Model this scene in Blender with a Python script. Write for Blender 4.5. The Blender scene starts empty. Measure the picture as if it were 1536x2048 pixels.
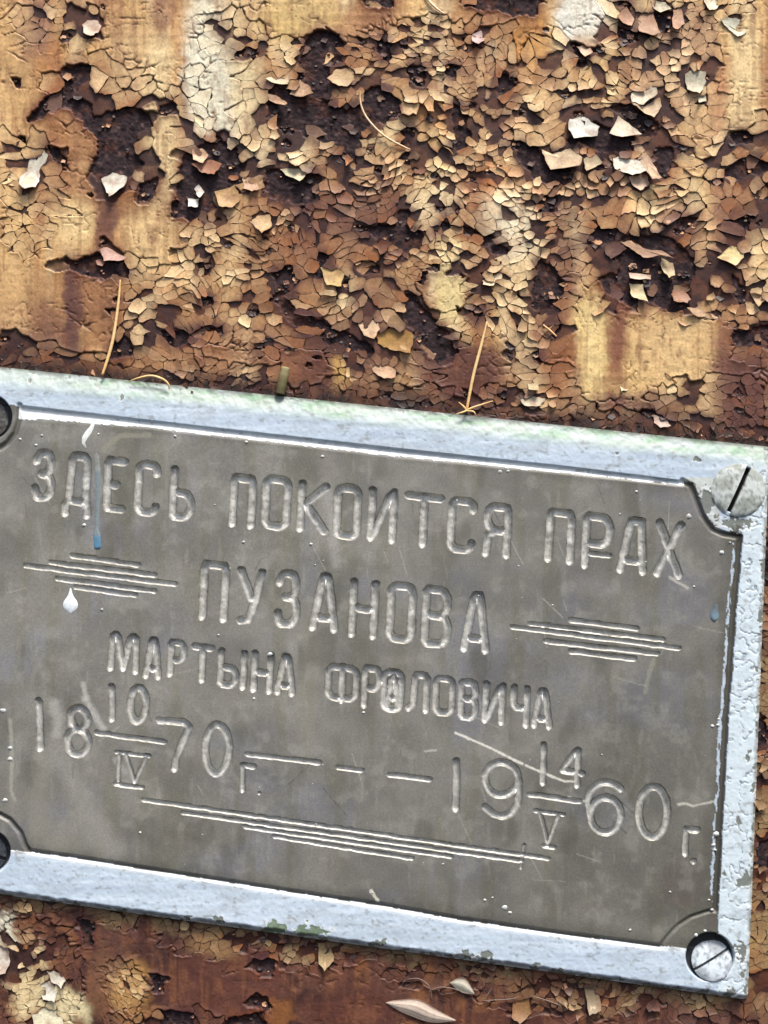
import bpy, math, random
import numpy as np
from mathutils import Vector, Matrix

random.seed(7)
RNG = np.random.default_rng(11)
sc = bpy.context.scene

# ------------------------------------------------------------------ camera, sky, sun, exposure
S = 0.00015            # metres per drawing unit (the panel face is drawn on a 1536 x 2048 sheet)
DIST = 3400.0          # camera distance in the same unit
cam_d = bpy.data.cameras.new("camera")
cam_d.sensor_fit = 'VERTICAL'
cam_d.sensor_height = 36.0
cam_d.lens = 36.0 * DIST / 2048.0
cam_d.clip_start = 0.01
cam_d.clip_end = 50.0
cam = bpy.data.objects.new("camera", cam_d)
sc.collection.objects.link(cam)
cam.location = (0, -DIST * S, 0)
cam.rotation_euler = (math.radians(90), 0, 0)
sc.camera = cam

SUN_EL, SUN_AZ = 63.0, 156.0        # high, in front of the panel and a little to the right
world = bpy.data.worlds.new("World")
sc.world = world
world.use_nodes = True
wn = world.node_tree
sky = wn.nodes.new("ShaderNodeTexSky")
sky.sky_type = 'NISHITA'
sky.sun_disc = False
sky.sun_elevation = math.radians(SUN_EL)
sky.sun_rotation = math.radians(SUN_AZ)
sky.air_density = 1.0
sky.dust_density = 4.0
sky.ozone_density = 1.0
bg = wn.nodes["Background"]
bg.inputs["Strength"].default_value = 0.055
wn.links.new(sky.outputs[0], bg.inputs["Color"])

sun_d = bpy.data.lights.new("sun", 'SUN')
sun_d.energy = 1.5
sun_d.angle = math.radians(17)
sun_d.color = (1.0, 0.95, 0.88)
sun = bpy.data.objects.new("sun", sun_d)
sc.collection.objects.link(sun)
az, el = math.radians(SUN_AZ), math.radians(SUN_EL)
to_sun = Vector((math.sin(az) * math.cos(el), math.cos(az) * math.cos(el), math.sin(el)))
sun.rotation_euler = (-to_sun).to_track_quat('-Z', 'Y').to_euler()
sun.location = to_sun * 2

vs = sc.view_settings
vs.view_transform = 'Standard'
vs.look = 'None'
vs.gamma = 1.0
vs.use_curve_mapping = False
vs.exposure = 1.66

# ------------------------------------------------------------------ helpers
def lin(c):
    c = np.asarray(c, dtype=float) / 255.0
    return np.where(c <= 0.04045, c / 12.92, ((c + 0.055) / 1.055) ** 2.4)

_T = np.random.default_rng(5).random((256, 256))
def vnoise(x, y, sx, sy, seed=0):
    x = np.asarray(x, float) / sx + seed * 17.31
    y = np.asarray(y, float) / sy + seed * 9.77
    ix = np.floor(x).astype(int); iy = np.floor(y).astype(int)
    fx = x - ix; fy = y - iy
    fx = fx * fx * (3 - 2 * fx); fy = fy * fy * (3 - 2 * fy)
    a = _T[iy & 255, ix & 255]; b = _T[iy & 255, (ix + 1) & 255]
    c = _T[(iy + 1) & 255, ix & 255]; d = _T[(iy + 1) & 255, (ix + 1) & 255]
    return (a + (b - a) * fx) * (1 - fy) + (c + (d - c) * fx) * fy
def fbm(x, y, sx, sy, seed=0, n=3):
    t = 0; a = 0.5; s = 0
    for k in range(n):
        t = t + a * vnoise(x, y, sx / 2**k, sy / 2**k, seed + k * 3)
        s += a; a *= 0.55
    return t / s
def sstep(a, b, x):
    t = np.clip((x - a) / (b - a), 0, 1)
    return t * t * (3 - 2 * t)
def box_blur(a, r):
    for ax in (0, 1):
        p = np.concatenate([np.repeat(a.take([0], ax), r + 1, ax), a, np.repeat(a.take([-1], ax), r, ax)], ax)
        c = np.cumsum(p, ax)
        n = a.shape[ax]
        a = (c.take(range(2 * r + 1, 2 * r + 1 + n), ax) - c.take(range(0, n), ax)) / (2 * r + 1)
    return a
def world_pts(px, py, h, k=1.0):
    return np.stack([(np.asarray(px) - 768) * S * k, -np.asarray(h) * S, (1024 - np.asarray(py)) * S * k], -1)

def new_mesh(name, verts, faces, col=None, mat=None, parent=None, smooth=True, sharp_from=None):
    """verts (n,3) array; faces = (m,4) or (m,3) array or list of arrays of those; col (n,3) linear."""
    me = bpy.data.meshes.new(name)
    fl = faces if isinstance(faces, list) else [faces]
    fl = [np.asarray(f, dtype=np.int32) for f in fl if len(f)]
    nl = sum(f.size for f in fl); nf = sum(len(f) for f in fl)
    me.vertices.add(len(verts)); me.loops.add(nl); me.polygons.add(nf)
    me.vertices.foreach_set("co", np.asarray(verts, dtype=np.float32).ravel())
    me.loops.foreach_set("vertex_index", np.concatenate([f.ravel() for f in fl]))
    starts = []; o = 0
    for f in fl:
        starts.append(o + np.arange(len(f), dtype=np.int32) * f.shape[1]); o += f.size
    me.polygons.foreach_set("loop_start", np.concatenate(starts).astype(np.int32))
    me.update(calc_edges=True)
    me.validate()
    me.polygons.foreach_set("use_smooth", np.full(len(me.polygons), smooth))
    if col is not None:
        at = me.color_attributes.new("Col", 'FLOAT_COLOR', 'POINT')
        c4 = np.ones((len(verts), 4), dtype=np.float32); c4[:, :3] = col
        at.data.foreach_set("color", c4.ravel())
    if mat: me.materials.append(mat)
    ob = bpy.data.objects.new(name, me)
    sc.collection.objects.link(ob)
    if parent: ob.parent = parent
    return ob
def sub_mesh(name, V, C, faces, mat, parent):
    u, inv = np.unique(faces.ravel(), return_inverse=True)
    return new_mesh(name, V[u], inv.reshape(faces.shape), C[u], mat, parent)
def empty(name, label, cat, loc=(0, 0, 0)):
    e = bpy.data.objects.new(name, None)
    e.empty_display_size = 0.01
    sc.collection.objects.link(e); e.location = loc
    e["label"] = label; e["category"] = cat
    return e
def tag(o, label, cat, group=None):
    o["label"] = label; o["category"] = cat
    if group: o["group"] = group
    return o

def col_material(name, rough=0.6, spec=0.4, metallic=0.0, nscale=900, nmix=0.25, bump=0.2, bscale=1500, bdist=0.0002, rvar=0.15):
    m = bpy.data.materials.new(name); m.use_nodes = True
    nt = m.node_tree; b = nt.nodes["Principled BSDF"]
    at = nt.nodes.new("ShaderNodeAttribute"); at.attribute_name = "Col"
    tc = nt.nodes.new("ShaderNodeTexCoord")
    nz = nt.nodes.new("ShaderNodeTexNoise"); nz.inputs["Scale"].default_value = nscale
    nz.inputs["Detail"].default_value = 4; nz.inputs["Roughness"].default_value = 0.65
    nt.links.new(tc.outputs["Object"], nz.inputs["Vector"])
    mr = nt.nodes.new("ShaderNodeMapRange")
    mr.inputs["From Min"].default_value = 0.25; mr.inputs["From Max"].default_value = 0.75
    mr.inputs["To Min"].default_value = 1 - nmix; mr.inputs["To Max"].default_value = 1 + nmix
    nt.links.new(nz.outputs["Fac"], mr.inputs["Value"])
    mx = nt.nodes.new("ShaderNodeVectorMath"); mx.operation = 'SCALE'
    nt.links.new(at.outputs["Color"], mx.inputs[0]); nt.links.new(mr.outputs[0], mx.inputs["Scale"])
    nt.links.new(mx.outputs[0], b.inputs["Base Color"])
    n2 = nt.nodes.new("ShaderNodeTexNoise"); n2.inputs["Scale"].default_value = bscale
    n2.inputs["Detail"].default_value = 5
    nt.links.new(tc.outputs["Object"], n2.inputs["Vector"])
    bp = nt.nodes.new("ShaderNodeBump"); bp.inputs["Strength"].default_value = bump; bp.inputs["Distance"].default_value = bdist
    nt.links.new(n2.outputs["Fac"], bp.inputs["Height"]); nt.links.new(bp.outputs[0], b.inputs["Normal"])
    r2 = nt.nodes.new("ShaderNodeMapRange")
    r2.inputs["To Min"].default_value = rough - rvar; r2.inputs["To Max"].default_value = rough + rvar
    nt.links.new(nz.outputs["Fac"], r2.inputs["Value"]); nt.links.new(r2.outputs[0], b.inputs["Roughness"])
    b.inputs["Specular IOR Level"].default_value = spec
    b.inputs["Metallic"].default_value = metallic
    return m

M_PAINT = col_material("old_tan_paint", 0.55, 0.4, nscale=1300, nmix=0.30, bump=0.35, bscale=1300)
M_RUST = col_material("bare_rust", 0.85, 0.2, nscale=900, nmix=0.5, bump=0.8, bscale=1100, bdist=0.0004)
M_PLATE = col_material("weathered_aluminium", 0.5, 0.5, metallic=0.2, nscale=1700, nmix=0.24, bump=0.18, bscale=2500, bdist=0.0001)
M_CUT = col_material("cut_bright_metal", 0.42, 0.5, metallic=0.42, nscale=1700, nmix=0.25, bump=0.25, bscale=2200, bdist=0.0001)
M_BORDER = col_material("pale_blue_paint", 0.5, 0.45, nscale=800, nmix=0.07, bump=0.35, bscale=900, bdist=0.0002)
M_PLANT = col_material("dry_plant", 0.7, 0.3, nscale=900, nmix=0.18, bump=0.2)

# ------------------------------------------------------------------ the plaque's outline (needed by the panel too)
TL, TR, BR, BL = np.array([-118., 721.]), np.array([1541., 893.]), np.array([1497., 2002.]), np.array([-160., 1768.])
def quad(u, v):
    u = np.asarray(u)[..., None]; v = np.asarray(v)[..., None]
    return (TL * (1 - u) + TR * u) * (1 - v) + (BL * (1 - u) + BR * u) * v
def quad_inv(p):
    p = np.asarray(p, float); u = np.full(p.shape[:-1], 0.5); v = u.copy()
    for _ in range(8):
        q = quad(u, v); e = p - q
        du = (TR - TL) * (1 - v[..., None]) + (BR - BL) * v[..., None]
        dv = (BL - TL) * (1 - u[..., None]) + (BR - TR) * u[..., None]
        det = du[..., 0] * dv[..., 1] - du[..., 1] * dv[..., 0]
        u = u + (e[..., 0] * dv[..., 1] - e[..., 1] * dv[..., 0]) / det
        v = v + (du[..., 0] * e[..., 1] - du[..., 1] * e[..., 0]) / det
    return u, v
def edge_d(x, y):
    """distance inside the plaque from its top, right, bottom and left edge (negative outside)"""
    def d(a, b):
        n = np.array([-(b - a)[1], (b - a)[0]]); n = n / np.hypot(*n)
        return (x - a[0]) * n[0] + (y - a[1]) * n[1]
    return d(TL, TR), d(TR, BR), d(BR, BL), d(BL, TL)

# ------------------------------------------------------------------ the peeling panel: maps
# bare, rusted patches where every coat has fallen (drawn outlines)
BARE = [
 [(130,140),(178,138),(178,156),(152,176),(132,202),(78,240),(60,238),(90,205),(115,180),(128,165)],
 [(145,205),(165,205),(185,220),(195,240),(215,232),(232,220),(240,210),(252,216),(290,235),(300,255),(272,270),(266,290),(271,310),(280,327),(262,345),(240,340),(215,345),(200,352),(180,335),(195,310),(200,290),(190,265),(175,250),(160,235),(143,216)],
 [(318,213),(354,202),(350,224),(336,232),(318,230)],
 [(372,318),(400,298),(420,288),(462,300),(482,330),(484,362),(462,378),(440,392),(425,420),(440,436),(395,432),(352,425),(352,405),(368,400),(360,382)],
 [(100,290),(120,300),(140,335),(122,330),(108,318)],
 [(282,365),(318,362),(300,400),(278,402)],
 [(28,155),(42,162),(40,176),(28,174)],
 [(458,100),(490,98),(484,114),(460,112)],
 [(620,78),(650,70),(678,78),(682,122),(662,132),(655,180),(640,198),(620,182),(606,135)],
 [(552,170),(590,190),(610,180),(640,198),(660,210),(690,222),(722,200),(722,186),(750,182),(782,198),(784,222),(760,245),(730,250),(715,272),(708,330),(696,325),(690,300),(670,290),(640,285),(600,255),(560,247),(548,215)],
 [(812,135),(850,133),(845,172),(822,162)],
 [(893,133),(916,135),(913,156),(893,155)],
 [(925,80),(945,84),(962,98),(935,100)],
 [(757,85),(782,84),(778,118),(768,124),(758,108)],
 [(800,268),(826,268),(818,300),(814,332),(804,332)],
 [(905,215),(928,222),(940,270),(920,305),(906,290)],
 [(720,-10),(785,-10),(782,14),(735,12)],
 [(926,-10),(975,-10),(1075,-12),(1064,28),(1030,30),(968,18),(930,16)],
 [(990,150),(1024,156),(1030,188),(1000,190)],
 [(540,340),(575,348),(590,365),(622,340),(636,362),(620,405),(560,400),(532,380)],
 [(1240,-5),(1260,-2),(1262,18),(1242,16)],
 [(1313,28),(1346,26),(1340,66),(1320,66)],
 [(1235,55),(1275,64),(1272,78),(1238,80)],
 [(1145,90),(1168,96),(1172,130),(1150,134)],
 [(1190,92),(1205,98),(1200,110),(1184,106)],
 [(1228,218),(1262,212),(1312,246),(1316,260),(1300,276),(1276,272),(1255,242)],
 [(1193,250),(1222,264),(1262,275),(1256,300),(1228,332),(1205,326),(1200,300),(1152,292),(1140,284)],
 [(1038,288),(1080,294),(1094,334),(1132,334),(1136,366),(1100,372),(1074,356),(1044,326)],
 [(1310,300),(1346,298),(1342,340),(1332,362),(1308,342)],
 [(1466,266),(1505,268),(1500,286),(1468,286)],
 [(1484,310),(1536,318),(1540,352),(1500,345),(1470,372),(1450,350),(1468,325)],
 [(1514,376),(1545,372),(1545,402),(1520,400)],
 [(135,523),(152,526),(196,508),(206,520),(250,524),(252,556),(214,554),(164,550)],
 [(395,528),(420,530),(420,548),(398,550)],
 [(402,590),(426,592),(424,612),(404,610)],
 [(225,690),(248,672),(262,684),(266,704),(228,716)],
 [(330,668),(372,660),(402,656),(398,672),(350,700),(332,690)],
 [(420,660),(452,655),(450,672),(424,672)],
 [(543,545),(582,532),(590,545),(588,560),(572,580),(560,575)],
 [(552,560),(572,580),(592,610),(618,618),(616,640),(590,650),(570,630),(556,600)],
 [(616,640),(660,650),(700,672),(752,700),(748,708),(690,698),(650,690),(618,670)],
 [(808,600),(832,596),(850,622),(880,650),(902,680),(912,700),(874,722),(850,700),(838,680),(814,640)],
 [(626,512),(662,508),(656,540),(648,562),(634,560)],
 [(742,458),(792,450),(800,425),(818,428),(812,450),(842,470),(838,498),(802,500),(760,482)],
 [(702,520),(742,512),(756,545),(722,545)],
 [(876,472),(888,450),(930,454),(976,470),(1012,500),(1012,516),(990,508),(960,482),(930,468),(900,466),(884,480)],
 [(832,550),(850,548),(848,566),(834,564)],
 [(942,616),(962,608),(960,652),(944,644)],
 [(960,548),(978,556),(966,570)],
 [(1080,392),(1116,396),(1110,424),(1080,420)],
 [(1178,456),(1230,440),(1245,438),(1232,470),(1225,484),(1195,486),(1176,480)],
 [(1206,556),(1240,548),(1248,512),(1240,490),(1272,478),(1332,482),(1366,508),(1384,532),(1372,570),(1370,610),(1336,616),(1300,600),(1260,602),(1230,592)],
 [(1074,520),(1108,542),(1126,570),(1124,602),(1082,628),(1066,610)],
 [(1350,434),(1392,440),(1386,472),(1362,462)],
 [(1438,434),(1480,430),(1496,448),(1495,466),(1450,452)],
 [(1465,552),(1490,580),(1484,612),(1466,594)],
 [(1468,666),(1540,652),(1540,690),(1470,688)],
 [(1086,650),(1126,640),(1112,672),(1096,660)],
 [(160,1838),(190,1830),(186,1890),(168,1890)],
 [(505,1918),(548,1915),(540,1945),(512,1942)],
 [(305,1950),(325,1955),(325,1985),(308,1980)],
 [(500,1998),(530,1990),(540,2012),(505,2012)],
 [(320,2020),(390,2030),(380,2060),(330,2060)],
 [(460,2035),(510,2030),(540,2060),(450,2060)],
 [(1506,1440),(1530,1436),(1536,1480),(1510,1500)],
 [(1512,1100),(1540,1090),(1540,1180),(1536,1190)],
 [(1510,1690),(1540,1680),(1538,1740),(1512,1730)],
]
BARE = [np.array(p, float) for p in BARE]
BARE = [p.mean(0) + (p - p.mean(0)) * 1.12 for p in BARE]
_pr = random.Random(19)
for _ in range(270):
    cx, cy = _pr.uniform(10, 1530), _pr.uniform(10, 840)
    if cy > 722 + .1035 * cx or (cx < 380 and _pr.random() < .6): continue
    if any(abs(cx - q[0]) < q[2] * 1.1 and abs(cy - q[1]) < q[3] * 1.1 for q in ((330,330,40,110),(150,460,40,60),(320,470,60,70),(1330,690,130,80),(1180,690,50,110),(100,590,100,60),(600,36,90,40),(1478,160,50,130),(440,190,50,80),(60,120,60,120),(1165,45,60,60),(320,120,60,60))): continue
    r = _pr.uniform(4, 11); n = _pr.randint(5, 7); t0 = _pr.uniform(0, 6)
    BARE.append(np.array([(cx + r * _pr.uniform(.7, 1.6) * math.cos(t0 + k * 6.283 / n), cy + r * _pr.uniform(.5, 1.1) * math.sin(t0 + k * 6.283 / n)) for k in range(n)]))

# colour of the top coat: stains, washed-out and weathered patches (cx, cy, rx, ry, colour, strength)
BLOBS = [
 (40,120,60,150,(203,156,96),.8),(70,60,38,60,(138,96,78),.8),(250,60,90,55,(196,156,104),.7),(160,25,60,30,(176,134,96),.6),
 (420,180,46,95,(224,222,202),1.),(440,215,34,62,(222,228,222),1.),(335,300,30,110,(214,186,132),.8),(120,380,90,40,(178,132,92),.6),
 (500,60,70,60,(204,166,112),.8),(600,40,80,36,(200,166,98),.9),(740,70,90,60,(176,126,82),.8),(330,30,30,40,(160,115,85),.7),
 (1000,40,25,60,(196,156,96),.7),(940,60,50,60,(184,136,86),.7),(1060,80,32,70,(192,138,68),.8),(1165,40,52,46,(228,230,222),1.),
 (1190,120,50,60,(210,166,104),.7),(1482,150,28,130,(222,190,130),.9),(1428,210,24,90,(188,136,90),.8),(1380,60,50,60,(152,112,90),.7),
 (1400,290,40,70,(200,158,104),.7),(1330,160,60,100,(186,146,116),.6),(1420,340,40,30,(205,165,110),.7),
 (850,235,50,40,(206,142,64),.9),(905,250,60,40,(222,176,110),.8),(775,255,40,26,(220,196,142),.8),(690,140,60,40,(170,120,80),.7),
 (560,320,70,46,(226,206,164),.8),(500,180,40,60,(222,200,148),.8),(470,240,30,30,(226,214,180),.7),(860,400,60,40,(226,200,154),.9),
 (1020,455,66,56,(236,222,186),1.),(900,585,30,60,(220,196,130),.9),(930,520,46,36,(196,154,98),.7),(1000,330,50,90,(196,138,82),.8),
 (980,390,60,40,(200,120,60),.6),(1060,270,110,80,(216,180,130),.8),(680,490,120,50,(152,98,60),.8),(600,430,70,40,(160,108,66),.7),
 (745,420,80,60,(122,84,64),.8),(590,480,40,40,(190,136,72),.6),(840,330,80,40,(200,160,100),.6),(620,300,60,50,(210,176,120),.7),
 (150,455,34,62,(214,178,118),.9),(215,455,22,66,(122,84,66),.9),(310,470,60,70,(204,164,106),.8),(480,500,30,40,(205,180,130),.6),
 (90,590,100,50,(162,118,78),.7),(60,650,70,50,(134,92,72),.8),(145,610,16,100,(104,70,62),.9),(205,620,36,80,(158,114,74),.7),
 (30,450,28,60,(198,152,92),.7),(290,640,46,60,(184,164,128),.7),(380,745,32,32,(142,132,104),.8),(110,700,60,30,(150,125,92),.5),
 (470,620,60,90,(192,152,102),.7),(620,725,90,55,(112,70,52),.9),(680,735,20,40,(178,138,78),.8),(595,600,50,50,(180,134,80),.7),
 (650,615,40,30,(150,96,54),.6),(790,680,36,30,(188,144,78),.8),(780,560,60,50,(192,146,92),.6),(920,745,90,60,(110,68,54),.9),(860,640,40,60,(150,98,62),.5),
 (1180,680,28,120,(214,180,112),.9),(1235,660,18,80,(146,98,72),.8),(1330,700,80,70,(208,166,106),.9),(1268,720,26,60,(206,164,100),.8),
 (1110,690,40,80,(162,108,66),.8),(1060,590,40,90,(204,170,116),.8),(1480,760,60,110,(112,74,62),.9),(1250,800,130,20,(108,70,60),.9),
 (1480,400,60,80,(164,116,88),.7),(1400,480,90,60,(188,144,110),.6),(1330,430,70,30,(166,118,78),.8),(1290,420,26,60,(206,168,110),.7),
 (1200,500,30,40,(190,150,96),.8),(1180,420,30,40,(170,125,85),.6),(1520,620,40,60,(150,105,82),.7),
 (440,790,500,34,(70,44,36),.7),(1100,850,500,36,(64,38,34),.75),(-20,745,200,26,(62,44,36),.7),
]
BLOBS += [(720,430,170,36,(112,72,56),.55),(640,500,130,30,(140,92,62),.5),(800,470,50,34,(104,70,58),.5),(560,590,60,50,(150,104,70),.6),(640,680,110,60,(110,72,60),.65),(850,690,80,60,(112,72,58),.6),
 (480,700,90,50,(146,104,76),.6),(360,690,70,40,(120,92,72),.6),(1090,660,40,70,(128,86,60),.5),(1460,700,40,60,(128,88,70),.6),(1250,560,130,60,(140,100,84),.4),(900,150,120,30,(150,104,80),.5),(1050,150,60,40,(150,106,84),.5)]
BLOBS_LOW = [
 (60,1960,36,90,(206,186,142),1.),(120,2020,56,46,(222,208,164),1.),(255,1965,44,60,(172,128,74),.9),(60,1865,40,30,(118,72,48),.8),
 (15,1890,20,70,(206,202,180),1.),(200,1960,30,70,(120,84,60),.7),(450,1960,120,80,(94,56,46),.7),(560,2025,28,34,(134,86,46),.8),
 (300,2040,60,30,(150,108,66),.7),(1200,1995,90,40,(128,100,70),.7),(1060,2000,40,40,(120,88,58),.7),(700,2020,90,40,(84,48,40),.8),(1000,2040,100,30,(80,46,40),.8),
 (1520,1500,24,500,(112,84,60),.8),(1520,1900,40,90,(150,118,70),.9),(1420,2040,60,26,(110,74,64),.8),
 (430,1880,60,22,(150,116,76),.7),(620,1905,60,22,(140,116,82),.8),
]
STREAKS = [   # rain-washed columns of the coat: (x, half width, y0, y1, colour, strength), dark runs first
 (215,20,380,520,(112,74,60),.9),(145,16,505,730,(92,58,52),.9),(70,34,10,140,(132,92,78),.8),(1235,16,580,745,(132,84,62),.8),(640,50,640,790,(92,54,44),.85),(740,50,560,770,(100,64,54),.8),
 (940,66,690,850,(90,54,44),.9),(1110,30,610,790,(138,86,52),.8),(1440,20,90,330,(176,122,82),.8),(1490,54,690,905,(96,60,52),.9),(560,40,470,770,(138,92,62),.7),(430,30,580,750,(150,106,72),.7),
 (230,60,560,730,(152,108,72),.7),(60,80,640,750,(104,68,56),.8),(700,90,375,480,(98,62,52),.7),(980,30,320,420,(196,118,58),.6),(860,34,205,275,(212,142,60),.8),(1060,30,20,150,(196,138,64),.8),
 (690,24,90,240,(150,100,64),.6),(1000,50,180,300,(150,98,66),.6),(1330,70,400,450,(160,110,72),.7),(520,40,380,470,(150,102,66),.6),(1170,26,300,420,(150,104,78),.5),
 (960,20,290,480,(104,58,42),.6),(780,26,300,470,(110,64,46),.55),(1130,24,380,630,(96,56,50),.65),(620,30,380,560,(104,62,48),.55),(1238,20,290,430,(120,74,56),.5),(1445,22,400,560,(116,74,60),.55),(500,18,440,640,(128,78,48),.5),(700,26,200,330,(120,70,46),.5),(1340,20,200,330,(140,92,70),.5),(360,16,420,640,(140,92,58),.5),
 (425,46,-60,330,(228,224,198),.95),(322,34,90,430,(226,196,138),.9),(28,42,-60,690,(208,162,100),.6),(150,36,395,520,(226,190,128),.95),(300,52,420,560,(216,178,118),.85),(600,74,-60,80,(208,172,102),.85),
 (868,54,375,460,(234,208,160),.9),(900,28,480,655,(226,202,134),.95),(1022,42,395,525,(240,228,194),.95),(1062,30,520,640,(216,186,132),.8),(1183,28,590,800,(226,194,124),.95),(1275,26,640,790,(214,174,108),.85),
 (1345,62,615,785,(218,178,116),.9),(1290,22,340,470,(216,176,116),.8),(1484,30,30,315,(234,202,142),.95),(1400,26,90,360,(208,162,106),.6),(1190,42,70,165,(224,182,116),.8),(770,60,228,290,(230,204,150),.85),
 (560,64,268,360,(232,212,168),.85),(490,32,130,262,(230,210,160),.85),(680,16,690,790,(190,150,84),.8),(255,46,50,220,(212,172,118),.7),(1075,50,270,340,(224,188,134),.7),(1170,50,-60,95,(232,230,216),.95),
 (390,30,430,560,(208,170,112),.6),(470,40,-60,100,(216,180,124),.7),(840,40,290,340,(212,172,110),.6),(1420,50,300,350,(212,172,116),.7),(1200,30,440,500,(208,168,110),.7)]
def paint_colour(x, y):
    x = np.asarray(x, float); y = np.asarray(y, float)
    st = fbm(x, y, 46, 420, 2)                       # rain streaks
    pt = fbm(x, y, 150, 120, 5)
    fi = fbm(x, y, 24, 18, 8)
    c = lin((216, 178, 120))[None] * np.ones(x.shape + (1,))
    def mix(c, col, f):
        return c + (lin(col) - c) * np.clip(f, 0, 1)[..., None]
    c = mix(c, (232, 208, 162), sstep(.50, .70, st) * .9)
    c = mix(c, (158, 106, 66), sstep(.46, .30, st) * .8)
    c = mix(c, (176, 116, 62), sstep(.55, .73, pt) * .6)
    wash = fbm(x, y, 70, 95, 15)
    c = mix(c, (142, 96, 66), sstep(.58, .74, wash) * .5)
    low = sstep(500, 760, y + 120 * (pt - .5))
    c = mix(c, (150, 106, 70), low * .55)
    wob = (pt - .5) * 46; wob2 = (fi - .5) * 30
    for cx, cy, rx, ry, col, s in BLOBS:
        e = ((x - cx + wob * .5 + wob2 * .5) / rx) ** 2 + ((y - cy + wob + wob2) / ry) ** 2
        c = mix(c, col, s * sstep(1.6, .45, e))
    for cx, w, ya, yb, col, s in STREAKS:
        f = sstep(1.55, .35, np.abs(x - cx + wob * .4 + wob2 * .8) / w) * sstep(ya - 24, ya + 40, y + wob + wob2) * sstep(yb + 40, yb - 60, y + wob + wob2)
        if col[0] > 200: col = tuple(.72 * a + .28 * b for a, b in zip(col, (222, 204, 172)))
        c = mix(c, col, s * f)
    dirt_shade = 735 + .1035 * x - y                       # grime above the plaque, with the shade of its gap painted in
    c = mix(c, (62, 38, 32), sstep(50, 12, dirt_shade + 34 * (fi - .5)) * .85)
    c = mix(c, (26, 18, 17), sstep(20, 5, dirt_shade + 16 * (fi - .5)) * .9)
    bottom = sstep(1700, 1790, y)
    b = lin((88, 58, 49))[None] * np.ones(x.shape + (1,))
    b = mix(b, (112, 70, 54), sstep(.5, .75, pt) * .7)
    b = mix(b, (70, 40, 36), sstep(.5, .3, st) * .7)
    b = mix(b, (140, 92, 56), sstep(.58, .74, fbm(x, y, 34, 70, 25)) * .55)
    b = mix(b, (58, 34, 32), sstep(.57, .70, fbm(x, y, 50, 36, 27)) * .8)
    for cx, cy, rx, ry, col, s in BLOBS_LOW:
        e = ((x - cx + wob * .5 + wob2) / rx) ** 2 + ((y - cy + wob + wob2) / ry) ** 2
        b = mix(b, col, s * sstep(1.7, .4, e))
    und = y - (1793 + .141 * x)
    b = mix(b, (140, 116, 80), sstep(34, 8, und + 40 * (fi - .5)) * sstep(.42, .58, fbm(x, y, 60, 60, 33)) * .8)
    right = sstep(1440, 1490, x) * sstep(880, 960, y) 
    f = np.maximum(bottom, right)[..., None]
    c = c * (1 - f) + b * f
    # small brown rust freckles and fine mottling
    w2 = fbm(x, y, 34, 60, 17)
    c = mix(c, (120, 78, 56), sstep(.62, .76, w2) * .45)
    fr = fbm(x, y, 7, 12, 21, 3)
    c = mix(c, (128, 76, 46), sstep(.66, .82, fr) * .5)
    br = fbm(x, y, 50, 8, 23, 2)
    c = c * (.90 + .20 * br)[..., None]
    fs = fbm(x, y, 9, 90, 29, 2)
    c = mix(c, (130, 84, 56), sstep(.56, .74, fs) * .38)
    c = c * (0.82 + .36 * fi)[..., None]
    return c
def rust_colour(x, y):
    n = fbm(x, y, 30, 22, 31); n2 = fbm(x, y, 9, 7, 37, 2)
    c = lin((56, 43, 46))[None] * np.ones(np.shape(x) + (1,))
    c = c + (lin((84, 54, 44)) - c) * (sstep(.5, .75, n) * .8)[..., None]
    c = c + (lin((38, 30, 33)) - c) * (sstep(.5, .3, n2) * .8)[..., None]
    c = c + (lin((120, 98, 92)) - c) * (sstep(.70, .85, n2) * .5)[..., None]
    return c

# rust runs washed down from the larger bare patches
for _p in BARE[:58]:
    _w = np.ptp(_p[:, 0]); _b = _p[:, 1].max()
    if _w > 18 and _b < 720:
        BLOBS.append((_p[:, 0].mean(), _b + 34, max(10, _w * .42), 62, (122, 76, 52), .55))
        BLOBS.append((_p[:, 0].mean(), _p[:, 1].mean(), _w * .75, np.ptp(_p[:, 1]) * .8 + 14, (164, 114, 70), .5))
# flakiness (cx, cy, rx, ry, strength): >0.5 the coat is fully broken up
FLK = [
 (120,50,90,45,.55),(50,350,70,70,.6),(210,190,110,80,.45),(270,330,80,60,.5),(430,240,90,90,.75),(500,330,150,110,.95),
 (470,60,70,50,.42),(600,180,110,90,.8),(640,380,170,110,1.),(880,130,170,80,.9),(1000,230,200,150,1.),(1110,190,110,90,.9),
 (880,300,150,80,.9),(760,450,150,90,.9),(1330,110,120,130,1.),(1250,250,130,130,1.),(1040,380,130,110,.95),(1060,480,80,80,1.),
 (1210,400,100,90,.8),(1350,480,200,100,1.),(1400,580,150,70,1.),(1480,330,70,110,.7),(1500,480,80,120,.9),(1070,580,60,110,.95),
 (980,560,60,90,.9),(330,620,100,100,.75),(440,560,110,110,.85),(560,620,70,120,.7),(670,640,80,90,.85),(740,690,80,80,.8),
 (850,650,80,90,.85),(700,540,110,60,.85),(860,480,60,40,.5),(400,760,260,30,.85),(60,720,140,24,.8),(900,800,280,26,.9),(1300,850,200,26,.95),
 (1440,800,120,40,.8),(1080,760,40,40,.7),(1440,30,60,50,.6),(60,440,50,70,.6),(1500,620,60,80,.9),
 (60,1960,90,110,.8),(250,1970,40,50,.6),(330,2045,110,20,.6),(420,1885,70,24,.9),(620,1910,80,24,.9),(900,1955,130,18,.7),
 (1200,1990,200,34,.9),(1480,2010,110,50,1.),(1520,1450,30,560,1.),(760,1990,40,40,.3),
]
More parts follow.
